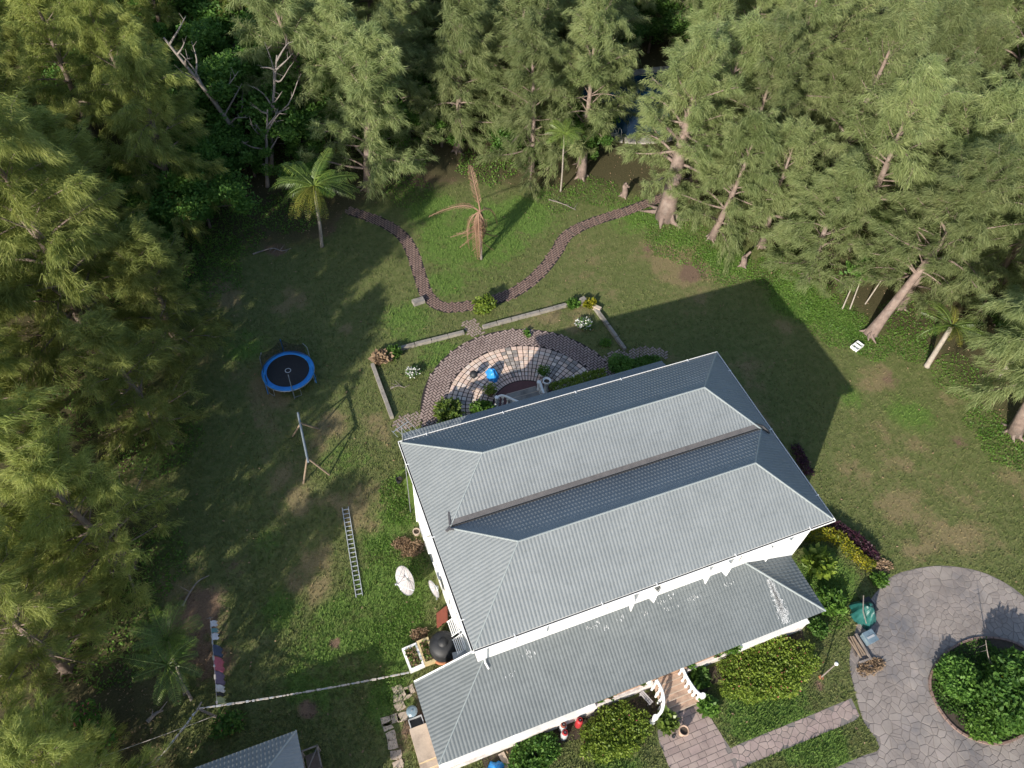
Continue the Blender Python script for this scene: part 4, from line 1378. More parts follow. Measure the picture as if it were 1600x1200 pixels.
# ================================================================== SATELLITE DISHES
def dish(name, label, c, axis_, R, feed=True, m='dish'):
    c = Vector(c); ax = Vector(axis_).normalized()
    base = Vector((c.x, c.y, 0))
    t = thing(name, label, 'satellite dish', base)
    s = ax.cross(Vector((0, 0, 1))).normalized(); u = s.cross(ax)
    def L3(a, b, h): return c - base + s * a + u * b + ax * h
    mb = MB()
    nr, na = 6, 36
    for i in range(nr + 1):
        r = R * i / nr
        for k in range(na):
            a = 2 * PI * k / na
            mb.v.append(tuple(L3(r * math.cos(a), r * math.sin(a), .28 * R * (i / nr) ** 2)))
    for i in range(nr):
        for k in range(na):
            k2 = (k + 1) % na
            mb.f.append((i * na + k, i * na + k2, (i + 1) * na + k2, (i + 1) * na + k))
    rf = mb.build('reflector', M[m], t, True)
    for k in range(12):
        a = 2 * PI * k / 12
        MB().tube([L3(R * q * math.cos(a), R * q * math.sin(a), .28 * R * q * q + .012) for q in (.1, .4, .7, 1)], .009, 4).build('rib', M['steel'], rf)
    MB().tube([L3(R * math.cos(a), R * math.sin(a), .28 * R) for a in np.linspace(0, 2 * PI, 37)], .018, 5, False).build('rim', M['steel'], rf)
    if feed:
        F = L3(0, 0, R * 1.0)
        for a in (.9, 3.0, 5.1):
            MB().tube([L3(R * .97 * math.cos(a), R * .97 * math.sin(a), .28 * R), F], .018, 6).build('feed_strut', M['steel'], t)
        MB().tube([F + ax * .05, F - ax * .15], .06, 10).build('feed_horn', M['grey_sheet'], t)
    MB().tube([(0, 0, 0), tuple(L3(0, 0, -.10))], .055, 10).build('mast', M['steel'], t)
    MB().tube([tuple(L3(0, 0, -.10)), tuple(L3(0, 0, .03))], .12, 10).build('mount', M['steel'], t)
    return t
d1 = G(638, 905, 1.15)
dish('satellite_dish', 'large grey mesh satellite dish standing alone on the grass', (d1.x, d1.y, 1.15), (-.85, -.25, .40), .88)
dish('satellite_dish', 'smaller grey satellite dish on a pole close to the white wall', (-.05, -6.0, 1.7), (-.97, -.25, .12), .55, False)
g = G(686, 934)
o = MB().obox((0, 0, .62), Vector((.12, .42, .0)), Vector((.28, -.1, .55)), Vector((-.03, .01, .015))).build('rusty_sheet', M['rust'], None, loc=(-.15, -7.35, 0.0))
tag(o, 'rust red sheet leaning against the white side wall', 'metal sheet')

# ================================================================== TUB PLANTERS, TANK
def leafcloud(n, fn, size, rng, quad=True):
    P_ = fn(n, rng)
    n = len(P_)
    d = rng.normal(size=(n, 3)); d[:, 2] = np.abs(d[:, 2]) * .6
    d /= np.linalg.norm(d, axis=1)[:, None]
    e = np.cross(d, rng.normal(size=(n, 3))); e /= np.linalg.norm(e, axis=1)[:, None]
    s = size * rng.uniform(.65, 1.35, n)[:, None]
    v = np.zeros((n, 4, 3))
    v[:, 0] = P_; v[:, 1] = P_ + d * s * .55 + e * s * .28; v[:, 2] = P_ + d * s; v[:, 3] = P_ + d * s * .55 - e * s * .28
    return v.reshape(-1, 3), np.arange(4 * n).reshape(n, 4)
def ell_fn(rx, ry, h, z0=.05, lumps=7, seed=0, shell=.55):
    r = np.random.default_rng(seed)
    L = [(0, 0, h * .45, 1.0)] + [(rx * .6 * math.cos(a), ry * .6 * math.sin(a), h * r.uniform(.35, .62), r.uniform(.42, .6)) for a in np.linspace(0, 2 * PI, lumps + 1)[:-1] + r.uniform(0, 1)]
    if lumps > 10:
        L = [(rx * math.sqrt(i / lumps) * .86 * math.cos(i * 2.4), ry * math.sqrt(i / lumps) * .86 * math.sin(i * 2.4), h * r.uniform(.4, .6), r.uniform(.3, .42)) for i in range(lumps + 1)]
    def fn(n, rng):
        k = rng.integers(0, len(L), n)
        A = np.array(L)[k]
        d = rng.normal(size=(n, 3)); d /= np.linalg.norm(d, axis=1)[:, None]
        rad = rng.uniform(shell, 1, n) ** .5
        P_ = np.stack([A[:, 0] + d[:, 0] * rad * rx * A[:, 3] * .85, A[:, 1] + d[:, 1] * rad * ry * A[:, 3] * .85, A[:, 2] + d[:, 2] * rad * h * .5 * (A[:, 3] * 1.1 if lumps <= 10 else .8)], 1)
        P_[:, 2] = np.maximum(P_[:, 2], z0 * rng.random(n))
        return P_
    return fn
def bush(name, label, loc, rx, ry, h, n, leaf, m, rz=0.0, cat='bush', group=None, flowers=None, seed=0, fm='red_flower', fsize=.09, kind=None, shell=.55, stem=True):
    t = thing(name, label, cat, (loc[0], loc[1], loc[2] if len(loc) > 2 else 0), rz, group)
    rng = np.random.default_rng(seed)
    fn = ell_fn(rx, ry, h, seed=seed, shell=shell, lumps=7 if rx < 1.6 else 26)
    v, f = leafcloud(n, fn, leaf, rng)
    link('foliage', fast_mesh('foliage', v, f), M[m], t)
    if stem:
        mb = MB()
        r = random.Random(seed)
        for i in range(5):
            a = r.uniform(0, 2 * PI)
            mb.tube([(0, 0, -.02), (.25 * rx * math.cos(a), .25 * ry * math.sin(a), h * .3), (.55 * rx * math.cos(a), .55 * ry * math.sin(a), h * .6)], [.035, .025, .012], 5)
        mb.build('stem', M['bark_dark'], t)
    if flowers:
        v, f = leafcloud(flowers, lambda n_, rg: fn(n_, rg) * np.array([1.04, 1.04, 1.05]) + np.array([0, 0, .03]), fsize, rng)
        tag(link('flowers', fast_mesh('flowers', v, f), M[fm], t), kind='stuff')
    return t

def tub(label, quad, m, seed):
    P_ = [G(*q) for q in quad]
    c = sum(P_, Vector()) / 4
    ex = ((P_[1] - P_[0]) + (P_[2] - P_[3])) / 2
    ey = ((P_[3] - P_[0]) + (P_[2] - P_[1])) / 2
    rz = math.atan2(ey.y, ey.x)
    lx, ly = ey.length, ex.length
    t = thing('tub_planter', label, 'planter', c, rz)
    h = .42
    for cx_, cy_, sx, sy in ((0, ly / 2 - .06, lx, .12), (0, -ly / 2 + .06, lx, .12), (lx / 2 - .07, 0, .14, ly - .24), (-lx / 2 + .07, 0, .14, ly - .24)):
        MB().box((cx_, cy_, h / 2), (sx, sy, h)).build('side', M[m], t)
    MB().box((0, 0, .12), (lx - .28, ly - .24, .24)).build('soil', M['soil'], t)
    rng = np.random.default_rng(seed)
    def fn(n, r): return np.stack([r.uniform(-lx / 2 + .18, lx / 2 - .18, n), r.uniform(-ly / 2 + .15, ly / 2 - .15, n), r.uniform(.22, .5, n)], 1)
    for mm, nn in (('dry_leaf', 260), ('weed', 200)):
        v, f = leafcloud(nn, fn, .13, rng)
        link('plants', fast_mesh('plants', v, f), M[mm], t)
tub('white enamel tub planter full of weeds beside the yellowed tub', ((629, 1017), (650, 1008), (665, 1043), (641, 1053)), 'white_paint', 1)
tub('yellowed enamel tub planter full of dry plants beside the black tank', ((652, 1007), (668, 998), (681, 1032), (665, 1047)), 'cream', 2)
tk = thing('water_tank', 'black plastic water tank on an orange clay base at the porch corner', 'water tank', (-.62, -9.05, 0))
MB().lathe([(.0, .3), (.74, .3), (.74, .34), (.78, .42), (.74, .5), (.78, .6), (.74, .7), (.78, .8), (.74, .9), (.78, 1.0), (.78, 1.12), (.66, 1.32), (.30, 1.44), (.26, 1.44), (.26, 1.52), (0, 1.53)], n=28).build('tank', M['black_plastic'], tk, True)
MB().lathe([(0, 0), (.80, 0), (.84, .1), (.8, .3), (0, .3)], (.0, 0, 0), 20).build('base', M['orange_clay'], tk)
bx_ = thing('metal_cabinet', 'light grey metal cabinet standing between black tank and porch roof', 'cabinet', (.0, -10.35, 0), -.1)
MB().box((0, 0, .75), (.72, .95, 1.5)).build('body', M['grey_sheet'], bx_)
MB().box((-.37, 0, .75), (.02, .85, 1.3)).build('door', M['grey_sheet'], bx_)
MB().box((0, 0, 1.515), (.8, 1.02, .03)).build('lid', M['grey_sheet'], bx_)
for i, (px, py, s, m_, lab, cat) in enumerate(((651, 834, .22, 'pale_concrete', 'round pale clay pot lying at the foot of the white wall', 'pot'), (624, 753, .2, 'black_plastic', 'black pot standing in weeds by the white wall', 'pot'))):
    g = G(px, py)
    t = thing('plant_pot', lab, cat, g)
    MB().lathe([(0, 0), (s * .8, 0), (s, .3), (s * 1.08, .3), (s * 1.08, .35), (s * .85, .35), (s * .8, .25), (0, .25)], n=14).build('pot', M[m_], t)
    MB().lathe([(0, .27), (s * .8, .27)], n=14).build('soil', M['soil'], t)
for i, (px, py, lab) in enumerate(((651, 1120, 'grey green bin with domed lid beside the side steps'),)):
    t = thing('dustbin', lab, 'bin', (-3.25, -11.75, 0))
    MB().lathe([(0, 0), (.24, 0), (.28, .65), (.3, .66), (.3, .7), (.2, .78), (0, .80)], n=16).build('body', M['glassy_blue'], t)
    MB().lathe([(0, .80), (.04, .80), (.04, .84), (0, .84)], n=8).build('handle', M['steel'], t)
    t = thing('open_crate', 'open dark crate with pale rim beside the side steps', 'crate', (-3.18, -12.38, 0), .03)
    for cx_, cy_, sx, sy in ((0, .30, .74, .04), (0, -.30, .74, .04), (.35, 0, .04, .56), (-.35, 0, .04, .56)):
        MB().box((cx_, cy_, .3), (sx, sy, .6)).build('side', M['grey_sheet'], t)
    MB().box((0, 0, .2), (.66, .56, .4)).build('contents', M['black_plastic'], t)

# ================================================================== WASHING LINES
poles = {}
p1t, p1b = G(309, 1107, 2.1), G(338, 1120)
t = thing('line_post', 'leaning grey timber clothes line post with forked top', 'post', p1b)
MB().tube([(0, 0, -.05), p1t - p1b], [.08, .06], 8).build('shaft', M['dead_wood'], t)
MB().tube([p1t - p1b + Vector((-.1, -.12, -.05)), p1t - p1b + Vector((.25, .22, .12))], [.05, .04], 6).build('crossbar', M['dead_wood'], t)
def washing_line(label, A, B, sag, clothes=(), pegs=0, r=.012, end=None, seed=0):
    A, B = Vector(A), Vector(B)
    t = thing('washing_line', label, 'washing line', (A.x, A.y, 0))
    base = Vector((A.x, A.y, 0))
    P_ = [A + (B - A) * f + Vector((0, 0, -4 * sag * f * (1 - f))) - base for f in np.linspace(0, 1, 25)]
    MB().tube(P_, r, 5).build('rope', M['rope'], t)
    rg = random.Random(seed)
    u = (B - A).normalized()
    for i in range(pegs):
        f = (i + .5 + rg.uniform(-.4, .4)) / pegs
        k = f * 24; i0 = int(k)
        p = P_[i0].lerp(P_[min(i0 + 1, 24)], k - i0)
        l = rg.uniform(.04, .13)
        MB().obox(p + Vector((rg.uniform(-.02, .02), 0, -.03)), u * l, Vector((-u.y, u.x, 0)) * rg.uniform(.02, .045), Vector((0, 0, rg.uniform(.03, .07)))).build('peg', M['rope'] if rg.random() < .7 else M['grey_sheet'], t)
    for f0, f1, h, m_ in clothes:
        mb = MB()
        n = 8
        s = Vector((-u.y, u.x, 0))
        for i in range(n):
            f = f0 + (f1 - f0) * i / (n - 1)
            k = f * 24; i0 = min(int(k), 23)
            p = P_[i0].lerp(P_[i0 + 1], k - i0)
            for j in range(5):
                wv = .05 * math.sin(i * 1.9 + j) * j / 4
                mb.v.append(tuple(p + Vector((0, 0, -h * j / 4 + .01)) + s * (wv + .32 * (j / 4) ** 1.3) + u * .02 * math.sin(j * 2.1 + i)))
        for i in range(n - 1):
            for j in range(4):
                mb.f.append((i * 5 + j, (i + 1) * 5 + j, (i + 1) * 5 + j + 1, i * 5 + j + 1))
        o = mb.build('garment', M[m_], t, True)
        sm = o.modifiers.new('thick', 'SOLIDIFY'); sm.thickness = .015
    return t
wl0, wl1 = G(328, 966, 1.9), G(343, 1100, 1.9)
wl1 = Vector(p1t) * .12 + wl1 * .88
washing_line('sagging washing line hung with blue, pink and mauve garments', wl0, wl1, .10, [(.03, .10, .16, 'cloth_white'), (.12, .17, .22, 'cloth_teal'), (.18, .26, .14, 'cloth_white'), (.30, .43, .75, 'cloth_blue'), (.44, .60, .80, 'cloth_pink'), (.61, .76, .72, 'cloth_mauve'), (.77, .85, .55, 'cloth_white'), (.86, .90, .42, 'cloth_black'), (.91, .98, .55, 'cloth_lime')], 8)
t = thing('line_post', 'thin pale post at the far end of the washing line', 'post', (wl0.x, wl0.y, 0))
MB().tube([(0, 0, -.05), (.01, .0, 2.0)], [.04, .03], 8).build('shaft', M['dead_wood'], t)
MB().tube([(-.15, .02, 1.93), (.15, -.02, 1.93)], .02, 6).build('crossbar', M['dead_wood'], t)
washing_line('long line of clothes pegs from the forked post to the tub planters', p1t, G(641, 1050, .45), .30, (), 64, .014, seed=3)
washing_line('line of clothes pegs running from the forked post to the shed side', p1t, G(222, 1215, 1.6), .15, (), 26, .013, seed=4)
washing_line('bare rope stretched from the leaning post across the shady yard', G(336, 1118, .5), G(160, 1182, 1.4), .08, (), 0, .016)
# fallen branch, bare
def branch(name, label, pts, r0, cat='branch', twigs=4, m='dead_wood', seed=0, loc=None):
    base = Vector((pts[0].x, pts[0].y, 0))
    P_ = [Vector(p) - base for p in spline(pts, 5)]
    t = thing(name, label, cat, base)
    n = len(P_)
    MB().tube(P_, [r0 * (1 - .75 * i / n) for i in range(n)], 7).build('limb', M[m], t)
    r = random.Random(seed)
    for i in range(twigs):
        p = P_[int(n * (.35 + .6 * i / max(1, twigs)))]
        q = p + Vector((r.uniform(-.6, .6), r.uniform(-.6, .6), r.uniform(.02, .3)))
        MB().tube([p, q], [r0 * .4, r0 * .12], 5).build('twig', M[m], t)
    return t
branch('fallen_branch', 'bare pale bent branch lying at the edge of the shaded lawn', [G(285, 947, .05), G(297, 925, .2), (G(310, 908, .3)), G(327, 899, .12)], .07, seed=1, twigs=1)
branch('fallen_branch', 'dead branch with bare twigs lying behind the lawn below the small palm', [G(858, 312, .05), G(878, 318, .1), G(900, 328, .06)], .06, twigs=6, seed=2)
branch('fallen_branch', 'dry forked branch dropped on the dark lawn left of the patio', [G(610, 607, .04), G(622, 603, .08), G(633, 606, .04)], .05, twigs=5, seed=3)
branch('fallen_branch', 'dead branch lying at the shady lawn edge near the coconut palm', [G(395, 397, .05), G(425, 388, .2), G(440, 392, .1), G(455, 388, .08)], .07, twigs=5, seed=4)
branch('fallen_branch', 'splintered log in the dark grass near the leaning post', [G(230, 1128, .1), G(243, 1115, .12), G(255, 1110, .1)], .13, twigs=2, seed=5)

# ================================================================== OUTBUILDING (corner of its roof)
K = G(463, 1142, 2.8)
sh = thing('shed', 'small outbuilding with grey tiled hip roof below the washing lines', 'shed', (K.x - 4, K.y - 3, 0))
def sbuild(mb, name, m, par=None):
    mb.v = [(x - K.x + 4, y - K.y + 3, z) for x, y, z in mb.v]
    return mb.build(name, m, par or sh)
sbuild(MB().box((K.x - 4, K.y - 3, 1.35), (7.3, 5.3, 2.7)), 'wall', M['wall_dirty'])
LX, LY, ST = 8.0, 6.0, .66
mb = MB().add([(K.x, K.y, 2.77), (K.x - LX, K.y, 2.77), (K.x - LX, K.y - LY, 2.77), (K.x, K.y - LY, 2.77), (K.x - 3, K.y - 3, 2.77 + 1.98), (K.x - LX + 3, K.y - 3, 2.77 + 1.98)], [(0, 4, 5, 1)[::-1], (0, 3, 4)[::-1], (3, 2, 5, 4)[::-1], (2, 1, 5)[::-1]])
srf = sbuild(mb, 'roof', M['roof'])
for o_, e_, u_, ln in (((K.x, K.y, 2.8), (-1, 0, 0), (0, -1, 0), LX), ((K.x, K.y - LY, 2.8), (0, 1, 0), (-1, 0, 0), LY), ((K.x - LX, K.y - LY, 2.8), (1, 0, 0), (0, 1, 0), LX), ((K.x - LX, K.y, 2.8), (0, -1, 0), (1, 0, 0), LY)):
    V, F = roof_face(o_, e_, u_, ln, lambda x: min(x, ln - x, 3), ST)
    mb = MB(); mb.v = [tuple(v) for v in V]; mb.f = F
    sbuild(mb, 'roof_slope', M['roof'], srf)
for b_ in ((K.x - 3, K.y - 3, 4.80),):
    for a_ in ((K.x, K.y, 2.85), (K.x, K.y - LY, 2.85)):
        sbuild(MB().tube([a_, b_], .05, 6), 'hip_cap', M['roof_cap'], srf)
fr = thing('timber_rack', 'dark openwork timber rack standing beside the shed', 'rack', G(492, 1195))
for x in (-.4, .4):
    for y in (-.55, .55):
        MB().box((x, y, .6), (.08, .08, 1.2)).build('post', M['dead_wood'], fr)
for y in (-.55, .55):
    MB().box((0, y, 1.16), (.9, .07, .08)).build('rail', M['dead_wood'], fr)
for x in (-.4, .4):
    MB().box((x, 0, 1.10), (.07, 1.2, .08)).build('rail', M['dead_wood'], fr)
MB().obox((0, 0, 1.04), Vector((.4, .52, 0)), Vector((-.02, .016, 0)), Vector((0, 0, .03))).build('brace', M['dead_wood'], fr)
MB().box((0, 0, .35), (.7, 1.0, .05)).build('shelf', M['bark_dark'], fr)

# ================================================================== PATIO THINGS
def crumple(name, label, cat, loc, rx, ry, h, m, seed, rz=0.0, rib=0.0):
    """cloth thrown over something: a lumpy dome with folds"""
    rg = np.random.default_rng(seed)
    ph = rg.uniform(0, 6, 8)
    t = thing(name, label, cat, loc, rz)
    mb = MB()
    nr, na = 12, 56
    for i in range(nr + 1):
        f = i / nr
        for k in range(na):
            a = 2 * PI * k / na
            fold = 1 + (.10 * math.sin(5 * a + ph[0]) + .06 * math.sin(9 * a + ph[1]) + .05 * math.sin(17 * a + ph[2])) * f ** 1.5
            z = h * (1 - f ** 2.6) + h * .10 * math.sin(3 * a + ph[3] + 4 * f) * f * (1 - f) * 4 + h * .05 * math.sin(13 * a + ph[4]) * f * (1 - f * .8)
            mb.v.append((rx * f * fold * math.cos(a), ry * f * fold * math.sin(a), max(0.005, z)))
    for i in range(nr):
        for k in range(na):
            k2 = (k + 1) % na
            mb.f.append((i * na + k, (i + 1) * na + k, (i + 1) * na + k2, i * na + k2))
    mb.build('cover', M[m], t, True)
    return t
g = G(769, 588)
t = crumple('covered_table', 'small table under a bright blue tarpaulin on the tiled patio', 'covered table', g, .42, .62, .75, 'blue_tarp', 1, .1)
for dx, dy in ((.28, .4), (-.28, .4), (.28, -.4), (-.28, -.4)):
    MB().tube([(dx * .7, dy * .7, 0.035), (dx * .7, dy * .7, .4)], .03, 6).build('leg', M['steel'], t)
g = G(740, 594)
t = thing('kettle_grill', 'small black kettle grill standing on the tiled patio', 'grill', g)
MB().lathe([(0, .42), (.2, .46), (.29, .62), (.30, .70), (.26, .82), (.12, .92), (0, .94)], n=18).build('bowl', M['black_plastic'], t, True)
for i in range(3):
    a = .5 + i * 2.09
    MB().tube([(.15 * math.cos(a), .15 * math.sin(a), .55), (.36 * math.cos(a), .36 * math.sin(a), .035)], .016, 6).build('leg', M['steel'], t)
MB().tube([(-.06, 0, .93), (-.06, 0, 1.0), (.06, 0, 1.0), (.06, 0, .93)], .014, 6).build('handle', M['black_plastic'], t)
MB().box((.34, .05, .7), (.16, .2, .03)).build('side_shelf', M['black_plastic'], t)
def potted(label, px, py, z, s, m, leafm, n=240, seed=0, h=.5, group=None, leaf=.16):
    g = G(px, py, z)
    t = thing('potted_plant', label, 'potted plant', g, group=group)
    MB().lathe([(0, 0), (s * .65, 0), (s * .95, s * 1.2), (s * 1.1, s * 1.25), (s * 1.1, s * 1.4), (s * .9, s * 1.4), (s * .85, s * 1.2), (0, s * 1.2)], n=16).build('pot', M[m], t, True)
    MB().lathe([(0, s * 1.22), (s * .86, s * 1.22)], n=16).build('soil', M['soil'], t)
    if n:
        rng = np.random.default_rng(seed)
        fn = ell_fn(s * 1.7, s * 1.7, h, seed=seed)
        v, f = leafcloud(n, fn, leaf, rng)
        v[:, 2] += s * 1.2
        link('foliage', fast_mesh('foliage', v, f), M[leafm], t)
    return t
potted('brown pot with lime green plant at the scrolled balustrade end by the blue tarpaulin', 766, 617, .035, .3, 'pot', 'lime_leaf', 260, 1)
potted('white pot with bushy green plant beside the right hand patio balustrade', 848, 588, .035, .28, 'white_paint', 'weed', 320, 2, .7)
g = G(852, 612, .0)
t = thing('urn', 'white round urn on the pedestal of the patio balustrade', 'urn', (g.x, g.y, 0))
MB().lathe([(0, 0), (.22, 0), (.22, .12), (.14, .2), (.16, 1.0), (.25, 1.1), (.30, 1.35), (.26, 1.36), (.2, 1.2), (0, 1.15)], n=18).build('body', M['white_paint'], t, True)
MB().lathe([(0, 1.17), (.21, 1.21)], n=18).build('soil', M['soil'], t)
# pots on the front porch edge
for i, (px, py, s) in enumerate(((938, 1094, .2), (952, 1089, .22), (1003, 1069, .18), (1119, 1024, .23), (1133, 1018, .2))):
    potted('small brown pot with sparse plant on the tiled porch edge', px, py, FL + .005, s * .8, 'pot', 'broadleaf', 60, 20 + i, .25, 'pots along the front porch edge')
potted('pot with spreading fern on the porch edge where the parapet starts', 1143, 1015, FL, .18, 'pot', 'weed', 300, 31, .5, leaf=.22)
potted('pot with small dark fern at the head of the front steps', 1076, 1041, FL, .16, 'pot', 'broadleaf', 200, 32, .4)
g = G(1065, 1146)
t = thing('urn', 'terracotta urn standing alone on the front walkway', 'urn', (g.x, g.y, .02))
MB().lathe([(0, 0), (.17, 0), (.17, .06), (.10, .12), (.24, .38), (.29, .55), (.30, .62), (.24, .64), (.20, .55), (0, .5)], n=20).build('body', M['step_tile'], t, True)
MB().lathe([(0, .52), (.21, .56)], n=18).build('soil', M['soil'], t)
g = G(1052, 1151)
t = thing('garden_ornament', 'small dark garden ornament beside the terracotta urn', 'ornament', (g.x, g.y, .02))
MB().lathe([(0, 0), (.1, 0), (.1, .04), (.03, .06), (.03, .3), (.07, .34), (0, .38)], n=10).build('stem', M['black_plastic'], t)
MB().tube([(-.12, -.03, .28), (.14, .05, .31)], .022, 6).build('arm', M['black_plastic'], t)
# gas cylinders
for px, py, a, b, lab in ((878, 1140, 'grey_paint', 'rust', 'pale grey gas cylinder nearest the porch parapet'), (880, 1152, 'grey_paint', 'red_paint', 'grey gas cylinder with red top out in the shade'), (903, 1133, 'red_paint', 'red_paint', 'red gas cylinder beside the round lime bush')):
    g = G(px, py)
    t = thing('gas_cylinder', lab, 'gas cylinder', (g.x, g.y, 0))
    MB().lathe([(0, 0), (.17, 0), (.19, .05), (.19, .75), (.16, .88), (.08, .95), (0, .96)], n=18).build('body', M[a], t, True)
    MB().lathe([(.11, .93), (.12, .93), (.12, 1.08), (.11, 1.08)], n=14).build('collar', M[b], t)
    MB().lathe([(0, .95), (.03, .95), (.03, 1.06), (0, 1.06)], n=8).build('valve', M['steel'], t)
    MB().lathe([(.16, .885), (.105, .945)], n=18).build('shoulder', M[b], t)
# planks leaning by the porch
g = G(930, 1118)
t = thing('timber_planks', 'grey planks piled against the front porch plinth', 'planks', (g.x, g.y, 0))
for i, (a, b) in enumerate((((918, 1122), (947, 1109)), ((921, 1125), (955, 1108)), ((915, 1120), (940, 1108)))):
    A, B = G(*a, .06) - g, G(*b, .32) - g
    A.z, B.z = .05 + i * .05, .1 + i * .06
    u = (B - A) / 2
    MB().obox((A + B) / 2, u, Vector((-u.y, u.x, 0)).normalized() * .08, Vector((0, 0, .02))).build('plank', M['dead_wood'], t)
g = G(1008, 1093)
t = thing('garden_bench', 'small white slatted bench stored beside the front steps', 'bench', (g.x, g.y, 0), 1.9)
for i in range(3):
    MB().box((0, -.1 + .1 * i, .36), (.8, .07, .03)).build('slat', M['dish'], t)
for x in (-.32, .32):
    MB().box((x, 0, .17), (.06, .3, .34)).build('leg', M['dish'], t)
g = G(772, 1196)
crumple('tarpaulin_heap', 'crumpled bright blue tarpaulin on the ground at the front of the porch', 'tarpaulin', (g.x, g.y - .3, 0), .55, .5, .38, 'blue_tarp', 5)
g = G(787, 1190)
block('short pale concrete slab beside the crumpled blue tarpaulin', 790, 1192, (.35, 1.1, .07), .12, 'pale_concrete', 'paving_slab', 'slab')

# ================================================================== BY THE DRIVE
g = G(1346, 962)
t = crumple('covered_machine', 'tall machine wrapped in dark green tarpaulin at the edge of the drive', 'covered machine', g, .62, .85, 1.35, 'green_tarp', 9, .05)
A, B = G(1350, 930, 1.55) - g, G(1348, 955, 1.3) - g
MB().tube([A, B, B + Vector((-.1, -.6, -.3))], .03, 6).build('pole', M['dead_wood'], t)
MB().box((.35, .2, .45), (.6, .9, .9)).build('body', M['black_plastic'], t)
g = G(1354, 1000)
t = thing('storage_bin', 'grey blue translucent storage bin beside the green tarpaulin', 'bin', g, .05)
MB().box((0, 0, .28), (.62, .62, .55), 0, 1.06).build('body', M['glassy_blue'], t)
MB().box((0, 0, .575), (.70, .70, .04)).build('lid', M['glassy_blue'], t)
MB().box((0, -.02, .605), (.5, .12, .03)).build('handle', M['grey_sheet'], t)
g = G(1338, 1012)
t = thing('firewood_stack', 'rough plank frame holding brown offcuts at the drive edge', 'wood stack', g, -.06)
MB().box((.35, -.1, .16), (.10, 1.6, .14)).build('rail', M['dead_wood'], t)
MB().box((.0, -.82, .12), (.75, .10, .14)).build('rail', M['dead_wood'], t)
rg = random.Random(2)
for i in range(7):
    MB().obox((-.26 + .08 * i, rg.uniform(-.05, .1), .1 + .03 * (i % 3)), Vector((rg.uniform(-.08, .08), .58, .02)), Vector((.035, 0, 0)), Vector((0, 0, .03))).build('plank', M['timber'] if i % 3 else M['bark_dark'], t)
ft, fb = G(1303, 1016, 2.3), G(1283, 1058)
t = thing('garden_lamp', 'slim lamp post with white globe head on the front lawn', 'lamp post', fb)
MB().tube([(0, 0, -.02), (0, 0, 2.2)], [.045, .035], 8).build('post', M['dead_wood'], t)
MB().lathe([(0, 2.2), (.05, 2.2), (.10, 2.26), (.11, 2.32), (.07, 2.38), (0, 2.4)], n=12).build('globe', M['white_paint'], t, True)
MB().lathe([(0, .0), (.16, 0), (.12, .05), (0, .06)], n=12).build('base', M['orange_clay'], t)
# white crate under the leaning trunk
g = G(1338, 543)
t = thing('plastic_crate', 'broken white plastic basin lying under the leaning tree', 'basin', g, .3)
for cx_, cy_, sx, sy in ((0, .28, .9, .04), (0, -.28, .9, .04), (.43, 0, .04, .52), (-.43, 0, .04, .52)):
    MB().box((cx_, cy_, .14), (sx, sy, .26)).build('side', M['white_paint'], t)
MB().box((0, 0, .03), (.82, .52, .04)).build('floor', M['white_paint'], t)
MB().box((.02, .0, .2), (.06, .52, .2)).build('divider', M['white_paint'], t)
# pool ladder
g = G(962, 216)
t = thing('pool_ladder', 'chrome pool ladder rails at the near pool edge', 'pool ladder', (g.x, g.y, .12))
for x in (-.28, .28):
    MB().tube([(x, -.45, 0), (x, -.45, .75), (x, -.3, .95), (x, .05, .95), (x, .2, .75), (x, .2, -.1)], .04, 8).build('rail', M['alu'], t)
for z in (.05, .3):
    MB().box((0, .2, z), (.52, .1, .04)).build('tread', M['alu'], t)
